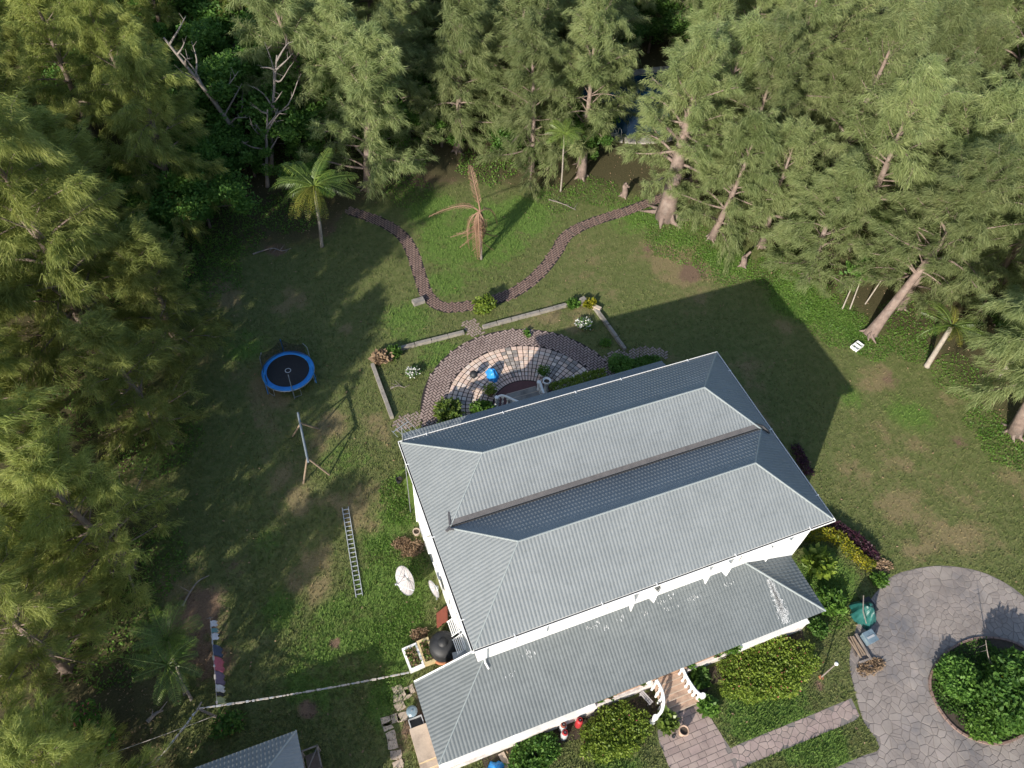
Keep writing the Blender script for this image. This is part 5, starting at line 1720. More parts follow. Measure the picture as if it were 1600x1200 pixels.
# ================================================================== VEGETATION
def casuarina_proto(seed, h, r, nprim, nsec, nneed, lean=(0, 0), clear=.10, wind=(.25, .15), trunk_r=.32, mat_='casuarina', roots=True):
    """trunk and limbs as one mesh; crown as plumes of fine drooping needles"""
    rng = np.random.default_rng(seed)
    rd = random.Random(seed)
    mb = MB()
    tp = []
    ph = rd.uniform(0, 6)
    for i in range(9):
        f = i / 8
        tp.append(Vector((lean[0] * f + .25 * math.sin(ph + 4 * f) * f, lean[1] * f + .25 * math.cos(ph + 3 * f) * f, h * .96 * f - .05)))
    mb.tube(tp, [trunk_r * (1.25 if i == 0 else 1) * (1 - .93 * i / 8) + .012 for i in range(9)], 9)
    if roots:
        for i in range(6):
            a = i * 1.05 + rd.uniform(-.3, .3)
            l = trunk_r * rd.uniform(1.8, 3.2)
            mb.tube([(trunk_r * .5 * math.cos(a), trunk_r * .5 * math.sin(a), trunk_r * 1.2), (trunk_r * 1.2 * math.cos(a), trunk_r * 1.2 * math.sin(a), trunk_r * .25), (l * math.cos(a + .2), l * math.sin(a + .2), -.03)], [trunk_r * .45, trunk_r * .3, trunk_r * .08], 6)
    def tpos(f):
        k = f * 8; i = min(int(k), 7)
        return tp[i].lerp(tp[i + 1], k - i)
    sec_p, sec_d, sec_l = [], [], []
    for i in range(nprim):
        f = clear + (1 - clear) * ((i + rd.random()) / nprim) ** .9
        f = min(f, .99)
        g = (f - clear) / (1 - clear)
        a = i * 2.39996 + rd.uniform(-.5, .5)
        prof = (min(1, .72 + 1.6 * g)) * (1 - g) ** .52 + .10
        l = r * prof * rd.uniform(.62, 1.25)
        el = math.radians(18 + 38 * g + rd.uniform(-14, 14))
        p0 = tpos(f)
        d0 = Vector((math.cos(a) * math.cos(el), math.sin(a) * math.cos(el), math.sin(el)))
        pts = []
        for j in range(6):
            q = j / 5
            dr = -.22 * l * q * q * (1 - g * .5)
            pts.append(p0 + d0 * l * q + Vector((wind[0] * l * .25 * q * q, wind[1] * l * .25 * q * q, dr + .10 * l * math.sin(q * 3 + i))))
        rb = max(.015, trunk_r * .34 * (1 - f * .75) * (l / r))
        mb.tube(pts, [rb * (1 - .85 * j / 5) + .005 for j in range(6)], 5, False)
        ns = max(3, int(nsec * (l / r) * rd.uniform(.8, 1.2)))
        for j in range(ns):
            q = .18 + .82 * ((j + rd.random()) / ns) ** .75
            k = q * 5; ii = min(int(k), 4)
            p = pts[ii].lerp(pts[ii + 1], k - ii)
            t = (pts[ii + 1] - pts[ii]).normalized()
            rv = Vector((rd.gauss(0, 1), rd.gauss(0, 1), rd.gauss(0.25, .7))).normalized()
            sd = (t * .75 + rv * .75 + Vector((wind[0], wind[1], .05)) * .8).normalized()
            sl = rd.uniform(.8, 1.75) * (1.05 - .35 * g) * (1.15 - .3 * q)
            sec_p.append(p); sec_d.append(sd); sec_l.append(sl)
    # top leader plumes
    for i in range(10):
        p = tpos(.86 + .014 * i)
        sec_p.append(p); sec_d.append(Vector((rd.gauss(0, .5), rd.gauss(0, .5), 1)).normalized()); sec_l.append(rd.uniform(.7, 1.2))
    SP = np.array(sec_p); SD = np.array(sec_d); SL = np.array(sec_l)
    # thin twigs
    for i in range(0, len(SP), 2):
        e = SP[i] + SD[i] * SL[i] * .9 + np.array([0, 0, -.12 * SL[i]])
        mb.tube([SP[i], e], [.014, .005], 3, False)
    n = len(SP) * nneed
    k = np.repeat(np.arange(len(SP)), nneed)
    s = rng.random(n) ** .8
    spread = .15 * (1.15 - .6 * s)[:, None]
    P0 = SP[k] + SD[k] * (SL[k] * s)[:, None] + rng.normal(size=(n, 3)) * spread * np.array([1, 1, .8])
    P0[:, 2] -= .14 * SL[k] * s * s
    D = SD[k] * .85 + rng.normal(size=(n, 3)) * .40 + np.array([wind[0], wind[1], -.78])
    D /= np.linalg.norm(D, axis=1)[:, None]
    L = rng.uniform(.30, .75, n) * (1.1 - .3 * s)
    side = np.cross(D, rng.normal(size=(n, 3)))
    side /= np.linalg.norm(side, axis=1)[:, None]
    wd = rng.uniform(.013, .025, n)
    T = P0 + D * L[:, None]
    T[:, 2] -= .10 * L
    v = np.zeros((n, 3, 3))
    v[:, 0] = P0 - side * wd[:, None]; v[:, 1] = P0 + side * wd[:, None]; v[:, 2] = T
    crown = fast_mesh('crown', v.reshape(-1, 3), np.arange(3 * n).reshape(n, 3))
    crown.materials.append(M[mat_])
    tm = bpy.data.meshes.new('trunk')
    tm.from_pydata(mb.v, [], mb.f)
    tm.polygons.foreach_set('use_smooth', np.ones(len(tm.polygons), bool))
    tm.update()
    tm.materials.append(M['bark'])
    return tm, crown

CAS = [casuarina_proto(101, 15.0, 4.6, 58, 13, 84, (.6, .3)),
       casuarina_proto(102, 13.5, 4.0, 50, 12, 84, (-.5, .5)),
       casuarina_proto(103, 17.0, 5.2, 66, 14, 84, (.9, -.4)),
       casuarina_proto(104, 12.0, 4.4, 48, 13, 84, (.2, .9), .08),
       casuarina_proto(106, 16.0, 5.2, 60, 14, 100, (.5, .6), .30, trunk_r=.80),
       casuarina_proto(107, 15.0, 4.6, 54, 13, 100, (1.6, .3), .33, trunk_r=.40),
       casuarina_proto(105, 14.5, 3.6, 52, 12, 84, (.0, .2), .14)]
def casuarina(k, loc, rz, sc, label, group=None, tilt=(0, 0)):
    t = thing('casuarina_tree', label, 'tree', loc, rz, group)
    t.scale = (sc, sc, sc)
    t.rotation_euler = (tilt[0], tilt[1], rz)
    link('trunk', CAS[k][0], None, t)
    c = link('crown', CAS[k][1], None, t)
    if loc[0] > 2:
        c.material_slots[0].link = 'OBJECT'
        c.material_slots[0].material = M['casuarina_grey']
    return t

occupied = []
def named(px, py, k, rz, sc, label, tilt=(0, 0)):
    g = G(px, py)
    occupied.append((g.x, g.y, 3.4 * sc))
    return casuarina(k, (g.x, g.y, 0), rz, sc, label, None, tilt)
# trees with a trunk or place of their own in the photograph
named(1040, 340, 4, .4, 1.0, 'casuarina with the thickest trunk, standing where the brick path ends')
named(830, 266, 0, 2.0, .95, 'casuarina with bare straight trunk at the back of the shaded lawn')
named(1112, 372, 3, 4.1, 1.0, 'casuarina with grey trunk behind the weeds beside the sunny lawn')
named(1358, 524, 5, .15, 1.05, 'casuarina leaning hard over the white basin on the weedy bank', (-.10, .42))
named(1585, 676, 5, 2.6, 1.15, 'casuarina with flared pinkish roots at the far edge of the sunny lawn', (0, .12))
named(715, 235, 6, 5.0, 1.1, 'casuarina rising behind the dead palm')
named(560, 222, 1, .7, 1.05, 'casuarina rising just behind the yellowing coconut palm')

named(1190, 385, 3, .5, .95, 'casuarina with low sweeping crown behind the broken stump')
named(1262, 432, 3, 1.9, .95, 'casuarina with low sweeping crown between broken stump and bare saplings')
named(285, 560, 3, .2, .95, 'casuarina at the lawn edge opposite the trampoline')
named(262, 690, 1, 1.2, .92, 'casuarina at the lawn edge opposite the swing frame')
named(205, 880, 3, 2.2, 1.0, 'casuarina standing behind the pale fallen branch')
named(165, 1255, 3, .9, .8, 'small casuarina beside the pink flowered shrub')
named(40, 1230, 1, .3, .8, 'small casuarina behind the pink flowered shrub')
named(105, 1045, 0, .9, .85, 'casuarina standing behind the two bent palms')
# stumps among the trees
def stump(label, px, py, h, r, seed):
    g = G(px, py)
    t = thing('tree_stump', label, 'tree stump', g)
    rd = random.Random(seed)
    P_ = [(0, 0, -.05), (.05, .02, h * .4), (-.03, .06, h * .8), (.05, .1, h)]
    MB().tube(P_, [r * 1.3, r, r * .95, r * .8], 10).build('trunk', M['bark'], t, True)
    for i in range(4):
        a = i * 1.6 + rd.uniform(-.3, .3)
        MB().tube([(0, 0, r), (r * 1.2 * math.cos(a), r * 1.2 * math.sin(a), r * .3), (r * 2.3 * math.cos(a), r * 2.3 * math.sin(a), -.08)], [r * .5, r * .35, r * .08], 6).build('root', M['bark'], t)
    for i in range(3):
        a = rd.uniform(0, 6)
        MB().tube([(0, .05, h * .85), (r * 1.5 * math.cos(a), r * 1.5 * math.sin(a), h * .95 + .2 * i)], [r * .5, r * .35], 7).build('lopped_limb', M['bark'], t)
stump('lopped pinkish tree stump with knobbly head beside the slim palm', 908, 276, 2.9, .38, 1)
stump('low stump with spreading roots behind the brick path', 975, 306, 1.3, .26, 2)
stump('short broken stump in the weeds beside the sunny lawn', 1160, 415, 1.1, .25, 3)

def near_frame(x, y, h, m=(20, 60, 70, 10)):
    """does a tree here show in the frame (or throw its shade into it)?"""
    for z in (0, h * .45):
        q = CR @ (np.array([x, y, z]) - CAM)
        if q[2] <= 1: continue
        u, v = 800 + FPX * q[0] / q[2], 600 + FPX * q[1] / q[2]
        if -m[0] < u < 1600 + m[2] and -m[1] < v < 1200 + m[3]: return True
    return False
LAWN2 = [(p.x, p.y) for p in LAWN]
POOLC = (36.5, 37.0)
rd = random.Random(33)
cand = []
for i in range(6000):
    cand.append((rd.uniform(-34, 100), rd.uniform(-20, 105)))
ca = np.array(cand)
ins = in_poly(ca[:, 0], ca[:, 1], LAWN2)
dl = poly_dist(ca[:, 0], ca[:, 1], LAWN2)
groves = {'L': ('feathery casuarina in the dense grove on the washing line side of the lawn', 'casuarinas of the shady grove'),
          'B': ('feathery casuarina in the tall belt behind lawn and pool', 'casuarinas behind the lawn'),
          'R': ('feathery casuarina in the sunlit grove beyond the turning circle side of the lawn', 'casuarinas of the sunlit grove')}
GAPS = [(370, 60, 7.0), (450, 140, 4.0), (400, 245, 5.0), (345, 185, 5.0), (440, 290, 5.0), (500, 300, 4.0), (620, 200, 2.6), (1480, 560, 2.6), (1440, 600, 3.0), (400, 330, 3.0), (265, 1050, 5.5), (230, 1150, 4.0), (440, 335, 5.5), (395, 335, 5.0), (480, 345, 5.0), (310, 440, 3.5), (300, 380, 3.0)]
gaps = [(G(a, b).x, G(a, b).y, r) for a, b, r in GAPS]
nt_ = 0
for (x, y), i_, d_ in zip(cand, ins, dl):
    if i_ or d_ < 1.2:
        continue
    if (x - POOLC[0]) ** 2 / 8.5 ** 2 + (y - POOLC[1]) ** 2 / 6.2 ** 2 < 1:
        continue
    if 29 < x < 41 and 25.5 < y < 33 and (x - 29) < 12:      # keep the view to the pool
        if rd.random() < .9: continue
    if any((x - a) ** 2 + (y - b) ** 2 < r * r for a, b, r in gaps):
        continue
    zone = 'L' if x < -8 else ('R' if x > 32 and y < 40 else 'B')
    sc = rd.uniform(.88, 1.25)
    sp = {'L': 6.9, 'B': 5.1, 'R': 4.4}[zone]
    if zone == 'L' and y < (-3 if x > -15.5 else -7): continue
    if zone == 'L': sc *= 1.08
    qx = CR @ (np.array([x, y, 0]) - CAM); ux, uy = 800 + FPX * qx[0] / qx[2], 600 + FPX * qx[1] / qx[2]
    if 915 < ux < 1060 and 150 < uy < 350: continue
    if any((x - a) ** 2 + (y - b) ** 2 < (sp * .5 + r * .5 * .9) ** 2 for a, b, r in occupied):
        continue
    if not near_frame(x, y, 14 * sc):
        continue
    occupied.append((x, y, sp))
    nt_ += 1
    casuarina((0, 1, 2, 3, 6)[rd.randrange(5)], (x, y, 0), rd.uniform(0, 2 * PI) * .5 - PI / 2, sc, groves[zone][0], groves[zone][1], (rd.uniform(-.09, .09), rd.uniform(-.09, .09)))
print('casuarinas', nt_)
LANDMARKS = {'the trampoline': (450, 579), 'the washing line of garments': (335, 1040), 'the yellowing coconut palm': (500, 380), 'the dead brown palm': (750, 400), 'the lopped stump': (908, 276), 'the thickest trunk': (1040, 338),
             'the leaning tree': (1360, 522), 'the low coconut palm': (1448, 572), 'the flared pinkish roots': (1585, 672), 'the bleached dead tree': (405, 262), 'the swing frame': (477, 700), 'the fallen pale branch': (290, 940),
             'the pool edge opposite the ladder': (1010, 125), 'the pool end beyond the thickest trunk': (1085, 170), 'the bare saplings': (1325, 480), 'the broken stump': (1160, 415), 'the shed': (330, 1195), 'the dead branch by the coconut palm': (420, 390)}
ORD = ['nearest', 'second nearest', 'third nearest', 'fourth nearest', 'fifth nearest', 'sixth nearest', 'seventh nearest', 'eighth nearest', 'ninth nearest', 'tenth nearest', 'eleventh nearest', 'twelfth nearest']
def rank_labels(objs, phrase, lm=LANDMARKS):
    P_ = {k: G(*v) for k, v in lm.items()}
    by = {}
    for o in objs:
        k = min(P_, key=lambda q: (P_[q].x - o.location.x) ** 2 + (P_[q].y - o.location.y) ** 2)
        by.setdefault(k, []).append(((P_[k].x - o.location.x) ** 2 + (P_[k].y - o.location.y) ** 2, o.name, o))
    for k, l in by.items():
        for i, (_, _, o) in enumerate(sorted(l)):
            if i >= len(ORD): o['group'] = phrase.split(',')[0] + 's well away beyond ' + k
            o['label'] = phrase % (ORD[i] if i < len(ORD) else 'far', 'to ' + k) if i < len(ORD) else phrase % ('well away', 'beyond ' + k)
rank_labels([o for o in bpy.data.objects if o.name.startswith('casuarina_tree') and 'group' in o.keys()], 'feathery green casuarina, %s %s')

# ---- understory of broad leaved trees and shrubs
def broad_proto(seed, rx, h, n, leaf):
    rng = np.random.default_rng(seed)
    r = random.Random(seed)
    L = [(r.gauss(0, rx * .5), r.gauss(0, rx * .5), h * r.uniform(.35, .92), r.uniform(.5, 1.15)) for _ in range(26)]
    A = np.array(L)
    def fn(n_, rg):
        k = rg.integers(0, len(L), n_)
        d = rg.normal(size=(n_, 3)); d /= np.linalg.norm(d, axis=1)[:, None]
        return A[k, :3] + d * (rg.random(n_) ** .4 * A[k, 3] * rx * .38)[:, None] * np.array([1, 1, .75])
    v, f = leafcloud(n, fn, leaf, rng)
    v[:, 2] = np.maximum(v[:, 2], .03)
    cm = fast_mesh('crown', v, f)
    cm.materials.append(M['broadleaf'])
    mb = MB()
    mb.tube([(0, 0, -.05), (.1, .05, h * .35)], [.14, .10], 7)
    for q in L[:14]:
        mb.tube([(.1, .05, h * .33), (q[0] * .5, q[1] * .5, q[2] * .75), q[:3]], [.06, .04, .012], 5, False)
    tm = bpy.data.meshes.new('trunk'); tm.from_pydata(mb.v, [], mb.f); tm.update(); tm.materials.append(M['bark_dark'])
    return tm, cm
BRD = [broad_proto(1, 2.6, 5.0, 9000, .24), broad_proto(2, 2.2, 3.6, 7000, .21), broad_proto(3, 3.0, 6.0, 11000, .25)]
def broadtree(k, loc, rz, sc, label, group=None, name='broadleaf_tree'):
    t = thing(name, label, 'tree', loc, rz, group)
    t.scale = (sc, sc, sc)
    link('trunk', BRD[k][0], None, t)
    link('crown', BRD[k][1], None, t)
    return t
occ2 = []
nb_ = 0
for (x, y), i_, d_ in zip(reversed(cand), reversed(list(ins)), reversed(list(dl))):
    if i_ or d_ < 3.2: continue
    if x < -10 and y < 24: continue
    if (x - POOLC[0]) ** 2 / 9.5 ** 2 + (y - POOLC[1]) ** 2 / 7.5 ** 2 < 1: continue
    if 27 < x < 41 and 25 < y < 34: continue
    if any((x - a) ** 2 + (y - b) ** 2 < 4.6 ** 2 for a, b in occ2): continue
    if not near_frame(x, y, 4, (60, 60, 60, 60)): continue
    if x > 32 and y < 40 and rd.random() < .55: continue
    occ2.append((x, y)); nb_ += 1
    if x < 32 or y >= 40:
        broadtree(rd.randrange(3), (x, y, 0), rd.uniform(0, 6.3), rd.uniform(.7, 1.2), 'dark glossy broadleaf tree in the thicket under the casuarinas', 'broadleaf thicket behind and left of the lawn')
    else:
        broadtree(rd.randrange(3), (x, y, 0), rd.uniform(0, 6.3), rd.uniform(.6, .95), 'bright green broadleaf tree half hidden in the sunlit casuarina grove', 'broadleaf trees in the sunlit grove')
for i, (px, py, sc) in enumerate(((300, 335, 1.2), (345, 290, 1.4), (385, 225, 1.5), (325, 215, 1.5), (275, 290, 1.3), (440, 190, 1.3), (360, 145, 1.5), (250, 380, 1.1), (600, 205, 1.2), (640, 215, 1.1), (400, 100, 1.5), (310, 110, 1.5), (470, 250, 1.2))):
    g = G(px, py)
    broadtree(i % 3, (g.x, g.y, 0), i * 1.3, sc, '', 'broadleaf thicket behind and left of the lawn')
print('broadleaf', nb_)
rank_labels([o for o in bpy.data.objects if o.name.startswith('broadleaf_tree')], 'leafy broadleaf tree in the thicket, %s %s')

# ---- palms
def frond_mesh(L, droop, n, ll, mname, dead=False, seed=0):
    rg = random.Random(seed)
    P_ = []
    for i in range(13):
        f = i / 12
        P_.append(Vector((L * f * (1 - .18 * droop * f), .05 * math.sin(4 * f + seed), L * (.42 * f * (1 - .5 * droop) - .62 * droop * f * f))))
    mb = MB()
    mb.tube(P_, [.05 * (1 - .85 * i / 12) + .006 for i in range(13)], 5)
    for s in (-1, 1):
        for i in range(n):
            f = .14 + .86 * (i + rg.random() * .5) / n
            k = f * 12; ii = min(int(k), 11)
            p = P_[ii].lerp(P_[ii + 1], k - ii)
            t = (P_[ii + 1] - P_[ii]).normalized()
            l = ll * (math.sin(PI * min(.97, .12 + .85 * f)) ** .55) * rg.uniform(.85, 1.1)
            out = Vector((0, s, 0))
            dr_ = (.8 + .9 * rg.random()) if not dead else rg.uniform(.6, 1.5)
            d1 = (t * .55 + out * (.9 if not dead else .45) + Vector((0, 0, .12))).normalized()
            d2 = (t * .5 + out * (.75 if not dead else .2) - Vector((0, 0, dr_ * 1.2))).normalized()
            wv = t * .022
            m1 = p + d1 * l * .5; e = m1 + d2 * l * .5
            b = len(mb.v)
            mb.v += [tuple(p - wv * .6), tuple(p + wv * .6), tuple(m1 + wv), tuple(m1 - wv), tuple(e)]
            mb.f += [(b, b + 1, b + 2, b + 3), (b + 3, b + 2, b + 4)]
    me = bpy.data.meshes.new('frond')
    me.from_pydata(mb.v, [], mb.f); me.update()
    me.materials.append(M[mname])
    return me
FR = {('g', 0): frond_mesh(2.9, .55, 24, .8, 'palm_leaf', seed=1), ('g', 1): frond_mesh(3.1, 1.0, 24, .8, 'palm_leaf', seed=2), ('y', 0): frond_mesh(2.9, 1.0, 22, .7, 'palm_yellow', seed=3),
      ('d', 0): frond_mesh(2.7, 1.7, 26, .6, 'dead_frond', True, 4), ('d', 1): frond_mesh(2.9, .6, 30, .6, 'dead_frond', True, 5), ('s', 0): frond_mesh(1.9, .8, 20, .6, 'palm_leaf', seed=6)}
def palm(label, base, top, fr, r=.13, trunk_m='palm_trunk', extra=None):
    """fr: list of (frond key, azimuth, extra pitch, scale)"""
    base = Vector(base); top = Vector(top)
    t = thing('palm_tree', label, 'palm tree', base)
    d_ = top - base
    P_ = spline([(0, 0, -.05), d_ * .35 + Vector((.05, .03, .0)), d_ * .7, d_], 5)
    MB().tube(P_, [r * (1.35 if i == 0 else 1.0 - .25 * i / len(P_)) * (1 + .06 * (i % 2)) for i in range(len(P_))], 9).build('trunk', M[trunk_m], t, True)
    for key, az, pit, sc in fr:
        o = link('frond', FR[key], None, t)
        o.location = d_ + Vector((0, 0, .05))
        o.rotation_euler = (0, -pit, az)
        o.scale = (sc, sc, sc)
    return t
rp = random.Random(8)
# coconut palm, yellowing on the near side
pb = G(503, 385); ptop = G(490, 282, 4.2)
ptop = Vector((pb.x - .3, pb.y + .2, 4.1))
ptop = G(491, 291, 6.3)
fl = []
for i in range(21):
    az = i * 2.4
    toward = math.cos(az - math.radians(-110))      # towards the camera side
    key = ('y', 0) if toward > .72 else ('g', i % 2)
    fl.append((key, az, rp.uniform(-.05, .4) if key[0] == 'y' else rp.uniform(-.1, .85), rp.uniform(1.0, 1.3)))
palm('coconut palm with yellowing lower fronds at the start of the brick path', pb, ptop, fl, .14)
# dead palm
pb = G(752, 405); ptop = G(749, 332, 4.6)
fl = [(('d', 0), a, -.6 + rp.uniform(-.7, .35), rp.uniform(.9, 1.6)) for a in np.linspace(-3.1, -.2, 13)] + [(('d', 0), a, -.6, .8) for a in (.6, 1.3, 2.0)]
fl += [(('d', 1), 1.5, .80, 1.4), (('d', 0), 2.7, .75, 1.25), (('d', 0), .5, .1, 1.1)]
palm('dead brown palm with hanging withered fronds in the middle of the lawn loop', pb, ptop, fl, .10, 'dead_wood')
# slim palm beside the stumps
pb = G(876, 299); ptop = G(882, 210, 6.8)
palm('slim young palm with pale trunk beside the lopped stump', pb, ptop, [(('s', 0), i * 2.4, rp.uniform(-.1, .8), rp.uniform(.85, 1.1)) for i in range(11)], .075)
# coconut palm half hidden on the sunny side
pb = G(1448, 572); ptop = G(1487, 510, 4.2)
fl = []
for i in range(13):
    az = i * 2.4 + .5
    fl.append((('y', 0) if i % 4 == 0 else ('g', i % 2), az, rp.uniform(-.05, .6), rp.uniform(.75, .98)))
palm('low coconut palm half hidden under the sunlit casuarinas', pb, ptop, fl, .2)
pb = G(1560, 590); ptop = G(1545, 470, 4.2)
palm('dark coconut palm in the shade of the sunlit grove', (pb.x, pb.y, 0), (pb.x + .2, pb.y + .1, 3.2), [(('g', i % 2), i * 2.4, rp.uniform(0, .7), rp.uniform(.8, 1.0)) for i in range(12)], .16)
# two bent palms by the washing line
pb = G(299, 1093)
palm('bent young palm with grey trunk beside the line post, fronds over the yard', pb, G(262, 1040, 2.6), [(('s', 0), i * 2.4, rp.uniform(.0, .7), rp.uniform(.95, 1.25)) for i in range(11)], .085, 'dead_wood')
pb2 = G(288, 1085)
palm('young palm standing behind the bent palm, its crown in deep shade', pb2, G(262, 1000, 2.9), [(('g', 0), i * 2.4, rp.uniform(.0, .7), rp.uniform(.62, .8)) for i in range(12)], .08, 'dead_wood')
# young pale poles on the bank
for i, (b_, t_) in enumerate((((1316, 483), (1340, 425)), ((1328, 483), (1353, 413)), ((1352, 475), (1395, 410)))):
    pb = G(*b_)
    g = G(*t_, 3.2)
    t = thing('bare_sapling', 'pale bare sapling stem standing on the weedy bank', 'sapling', pb, group='bare saplings on the bank')
    MB().tube([(0, 0, -.03), (g - pb) * .5 + Vector((.03, 0, 0)), g - pb], [.055, .048, .035], 7).build('stem', M['palm_trunk'], t)
    rgl = np.random.default_rng(i)
    e = g - pb
    v, f = leafcloud(140, lambda n, r: np.array(e) + r.normal(size=(n, 3)) * .35, .4, rgl)
    link('crown', fast_mesh('crown', v, f), M['broadleaf'], t)

# ---- dead trees
def dead_tree(label, px, py, h, lean, seed, r=.26, nb=9):
    g = G(px, py)
    t = thing('dead_tree', label, 'dead tree', g)
    rdd = random.Random(seed)
    P_ = spline([(0, 0, -.05), (lean[0] * .25, lean[1] * .25, h * .3), (lean[0] * .6, lean[1] * .6, h * .65), (lean[0], lean[1], h)], 5)
    n = len(P_)
    MB().tube(P_, [r * (1 - .8 * i / n) for i in range(n)], 8).build('trunk', M['dead_wood'], t, True)
    for i in range(nb):
        p = P_[int(n * (.35 + .62 * i / nb))]
        a = rdd.uniform(0, 2 * PI); l = rdd.uniform(1.2, 3.6) * (1 - .35 * i / nb)
        q1 = p + Vector((math.cos(a) * l * .5, math.sin(a) * l * .5, l * rdd.uniform(.2, .6)))
        q2 = q1 + Vector((math.cos(a + .5) * l * .5, math.sin(a + .5) * l * .5, l * rdd.uniform(.1, .7)))
        b = MB().tube(spline([p, q1, q2], 3), [.10, .09, .075, .06, .045, .03, .018][:7], 6).build('limb', M['dead_wood'], t, True)
        for k in range(2):
            e = q1.lerp(q2, .3 + .4 * k)
            MB().tube([e, e + Vector((rdd.uniform(-.7, .7), rdd.uniform(-.7, .7), rdd.uniform(.1, .8)))], [.03, .01], 5).build('twig', M['dead_wood'], b)
    return t
dead_tree('bleached dead tree with a long bare limb reaching over the thicket', 405, 262, 12.0, (-4.6, 1.6), 1, .30, 11)
dead_tree('forked grey dead tree standing behind the coconut palm', 424, 268, 10.0, (2.6, 1.2), 5, .24, 12)
dead_tree('slim dead tree with broken twigs close to the coconut palm', 418, 292, 6.8, (1.5, .9), 9, .2, 7)

# ---- garden shrubs and hedges
def hedge(label, pts, wd_, h, n, leaf, m, cat='hedge', name='hedge', seed=0, flowers=0, fm='red_flower', stem_m='bark_dark', z0=0.0):
    P_ = [Vector(p) for p in pts]
    base = (P_[0] + P_[-1]) / 2; base.z = 0
    t = thing(name, label, cat, base)
    rng = np.random.default_rng(seed)
    seg = np.array([[(b - a).length] for a, b in zip(P_[:-1], P_[1:])]).ravel()
    def fn(n_, r):
        k = r.choice(len(seg), n_, p=seg / seg.sum())
        f = r.random(n_)
        A = np.array([tuple(p) for p in P_])
        c = A[k] + (A[k + 1] - A[k]) * f[:, None]
        tdir = (A[k + 1] - A[k]) / seg[k][:, None]
        nrm = np.stack([-tdir[:, 1], tdir[:, 0], np.zeros(n_)], 1)
        a = r.uniform(0, PI, n_)
        hh = h * (.78 + .44 * fbm(c[:, 0] * 1.5, c[:, 1] * 1.5, seed + 3, 3, .8))
        rad = r.uniform(.6, 1, n_) ** .5
        q = c + nrm * (np.sign(np.cos(a)) * np.abs(np.cos(a)) ** .6 * rad * wd_ / 2)[:, None]
        q[:, 2] = np.abs(np.sin(a)) ** .5 * hh * rad
        q += r.normal(size=(n_, 3)) * .05
        return q - np.array(base)
    v, f = leafcloud(n, fn, leaf, rng)
    v[:, 2] = np.maximum(v[:, 2], .01)
    link('foliage', fast_mesh('foliage', v, f), M[m], t)
    mb = MB()
    for i in range(max(3, int(seg.sum() / .5))):
        q = fn(1, np.random.default_rng(i + seed))[0]
        mb.tube([(q[0] * .98, q[1] * .98, -.02), (q[0], q[1], h * .55)], [.025, .012], 5)
    tag(mb.build('stems', M[stem_m], t), kind='stuff')
    if flowers:
        v, f = leafcloud(flowers, lambda n_, r: fn(n_, r) * np.array([1, 1, 1.05]) + np.array([0, 0, .04]), .10, rng)
        tag(link('flowers', fast_mesh('flowers', v, f), M[fm], t), kind='stuff')
    return t
hedge('yellow green clipped hedge at the end of the house', [(20.9, -9.4, 0), G(1300, 840), G(1330, 868), G(1360, 893)], .75, .75, 2600, .14, 'yellow_leaf', seed=1)
hedge('dark purple hedge along the outer side of the yellow hedge', [G(1285, 818), G(1305, 828), G(1340, 850), G(1365, 878)], .75, .6, 2000, .14, 'purple_leaf', seed=2)
hedge('dark purple low hedge along the end wall in the house shadow', [G(1240, 700), G(1252, 725), G(1262, 745)], .6, .5, 900, .14, 'purple_leaf', seed=3)
hedge('lime green hedge along the back of the house beside the patio steps', [G(862, 611, .4), G(890, 602, .4), G(922, 592, .4), G(945, 587, .4)], .95, .85, 2600, .16, 'lime_leaf', seed=4)
hedge('green hedge at the far end of the patio hedge row', [G(985, 574, .4), G(1005, 566, .4), G(1030, 566, .4)], .9, .7, 1500, .16, 'broadleaf', seed=5)
g = G(968, 577); bush('round_shrub', 'dark round clipped shrub at the corner of the brick border', g, .95, .95, 1.1, 1900, .16, 'broadleaf', seed=6)
g = G(845, 615); 
hedge('dark leafy bed along the back wall left of the patio steps', [(2.0, 4.5, 0), (4.0, 4.6, 0), (6.0, 4.4, 0), (8.2, 4.2, 0)], 2.0, .9, 4200, .24, 'broadleaf', 'shrub bed', 'shrub_bed', seed=7)
g = G(700, 645, .3)
bush('spiky_shrub', 'green shrub with long leaves at the left end of the patio', (g.x, g.y, 0), .9, .8, 1.1, 900, .38, 'palm_leaf', seed=8, shell=.1)
g = G(752, 640, .3)
bush('spiky_shrub', 'bright green shrub squeezed between shady bed and patio tiles', (g.x, g.y, 0), .7, .55, .8, 600, .3, 'weed', seed=9)
bush('flowering_hedge', 'broad glossy hedge dotted with red flowers right of the front steps', G(1193, 1047), 3.0, 1.75, .95, 15000, .15, 'lime_leaf', -.02, 'hedge', None, 420, seed=10, stem=True)
bush('flowering_hedge', 'round lime green bush left of the front steps', G(958, 1148), 1.95, 1.3, .9, 8500, .15, 'lime_leaf', .05, 'bush', None, 60, seed=11)
bush('dark_shrub', 'dark leafy shrub in the porch shade with scattered yellow flowers', G(835, 1182), 1.5, .9, .9, 3400, .19, 'broadleaf', .2, 'bush', None, 30, seed=12, fm='yellow_leaf', fsize=.1)
g = G(757, 487)
bush('leafy_shrub', 'bushy lime green shrub where the patio path meets the brick path', g, .85, .75, 1.5, 900, .26, 'lime_leaf', seed=13, shell=.2)
for px, py, s, lab, sd in ((912, 510, .62, 'white flowered bush inside the sunny corner of the garden wall', 14), (645, 586, .5, 'white flowered bush on the shaded grass left of the patio', 15)):
    bush('flower_bush', lab, G(px, py), s, s, .55, 420, .15, 'broadleaf', 0, 'flower bush', None, 150, seed=sd, fm='white_flower', fsize=.17)
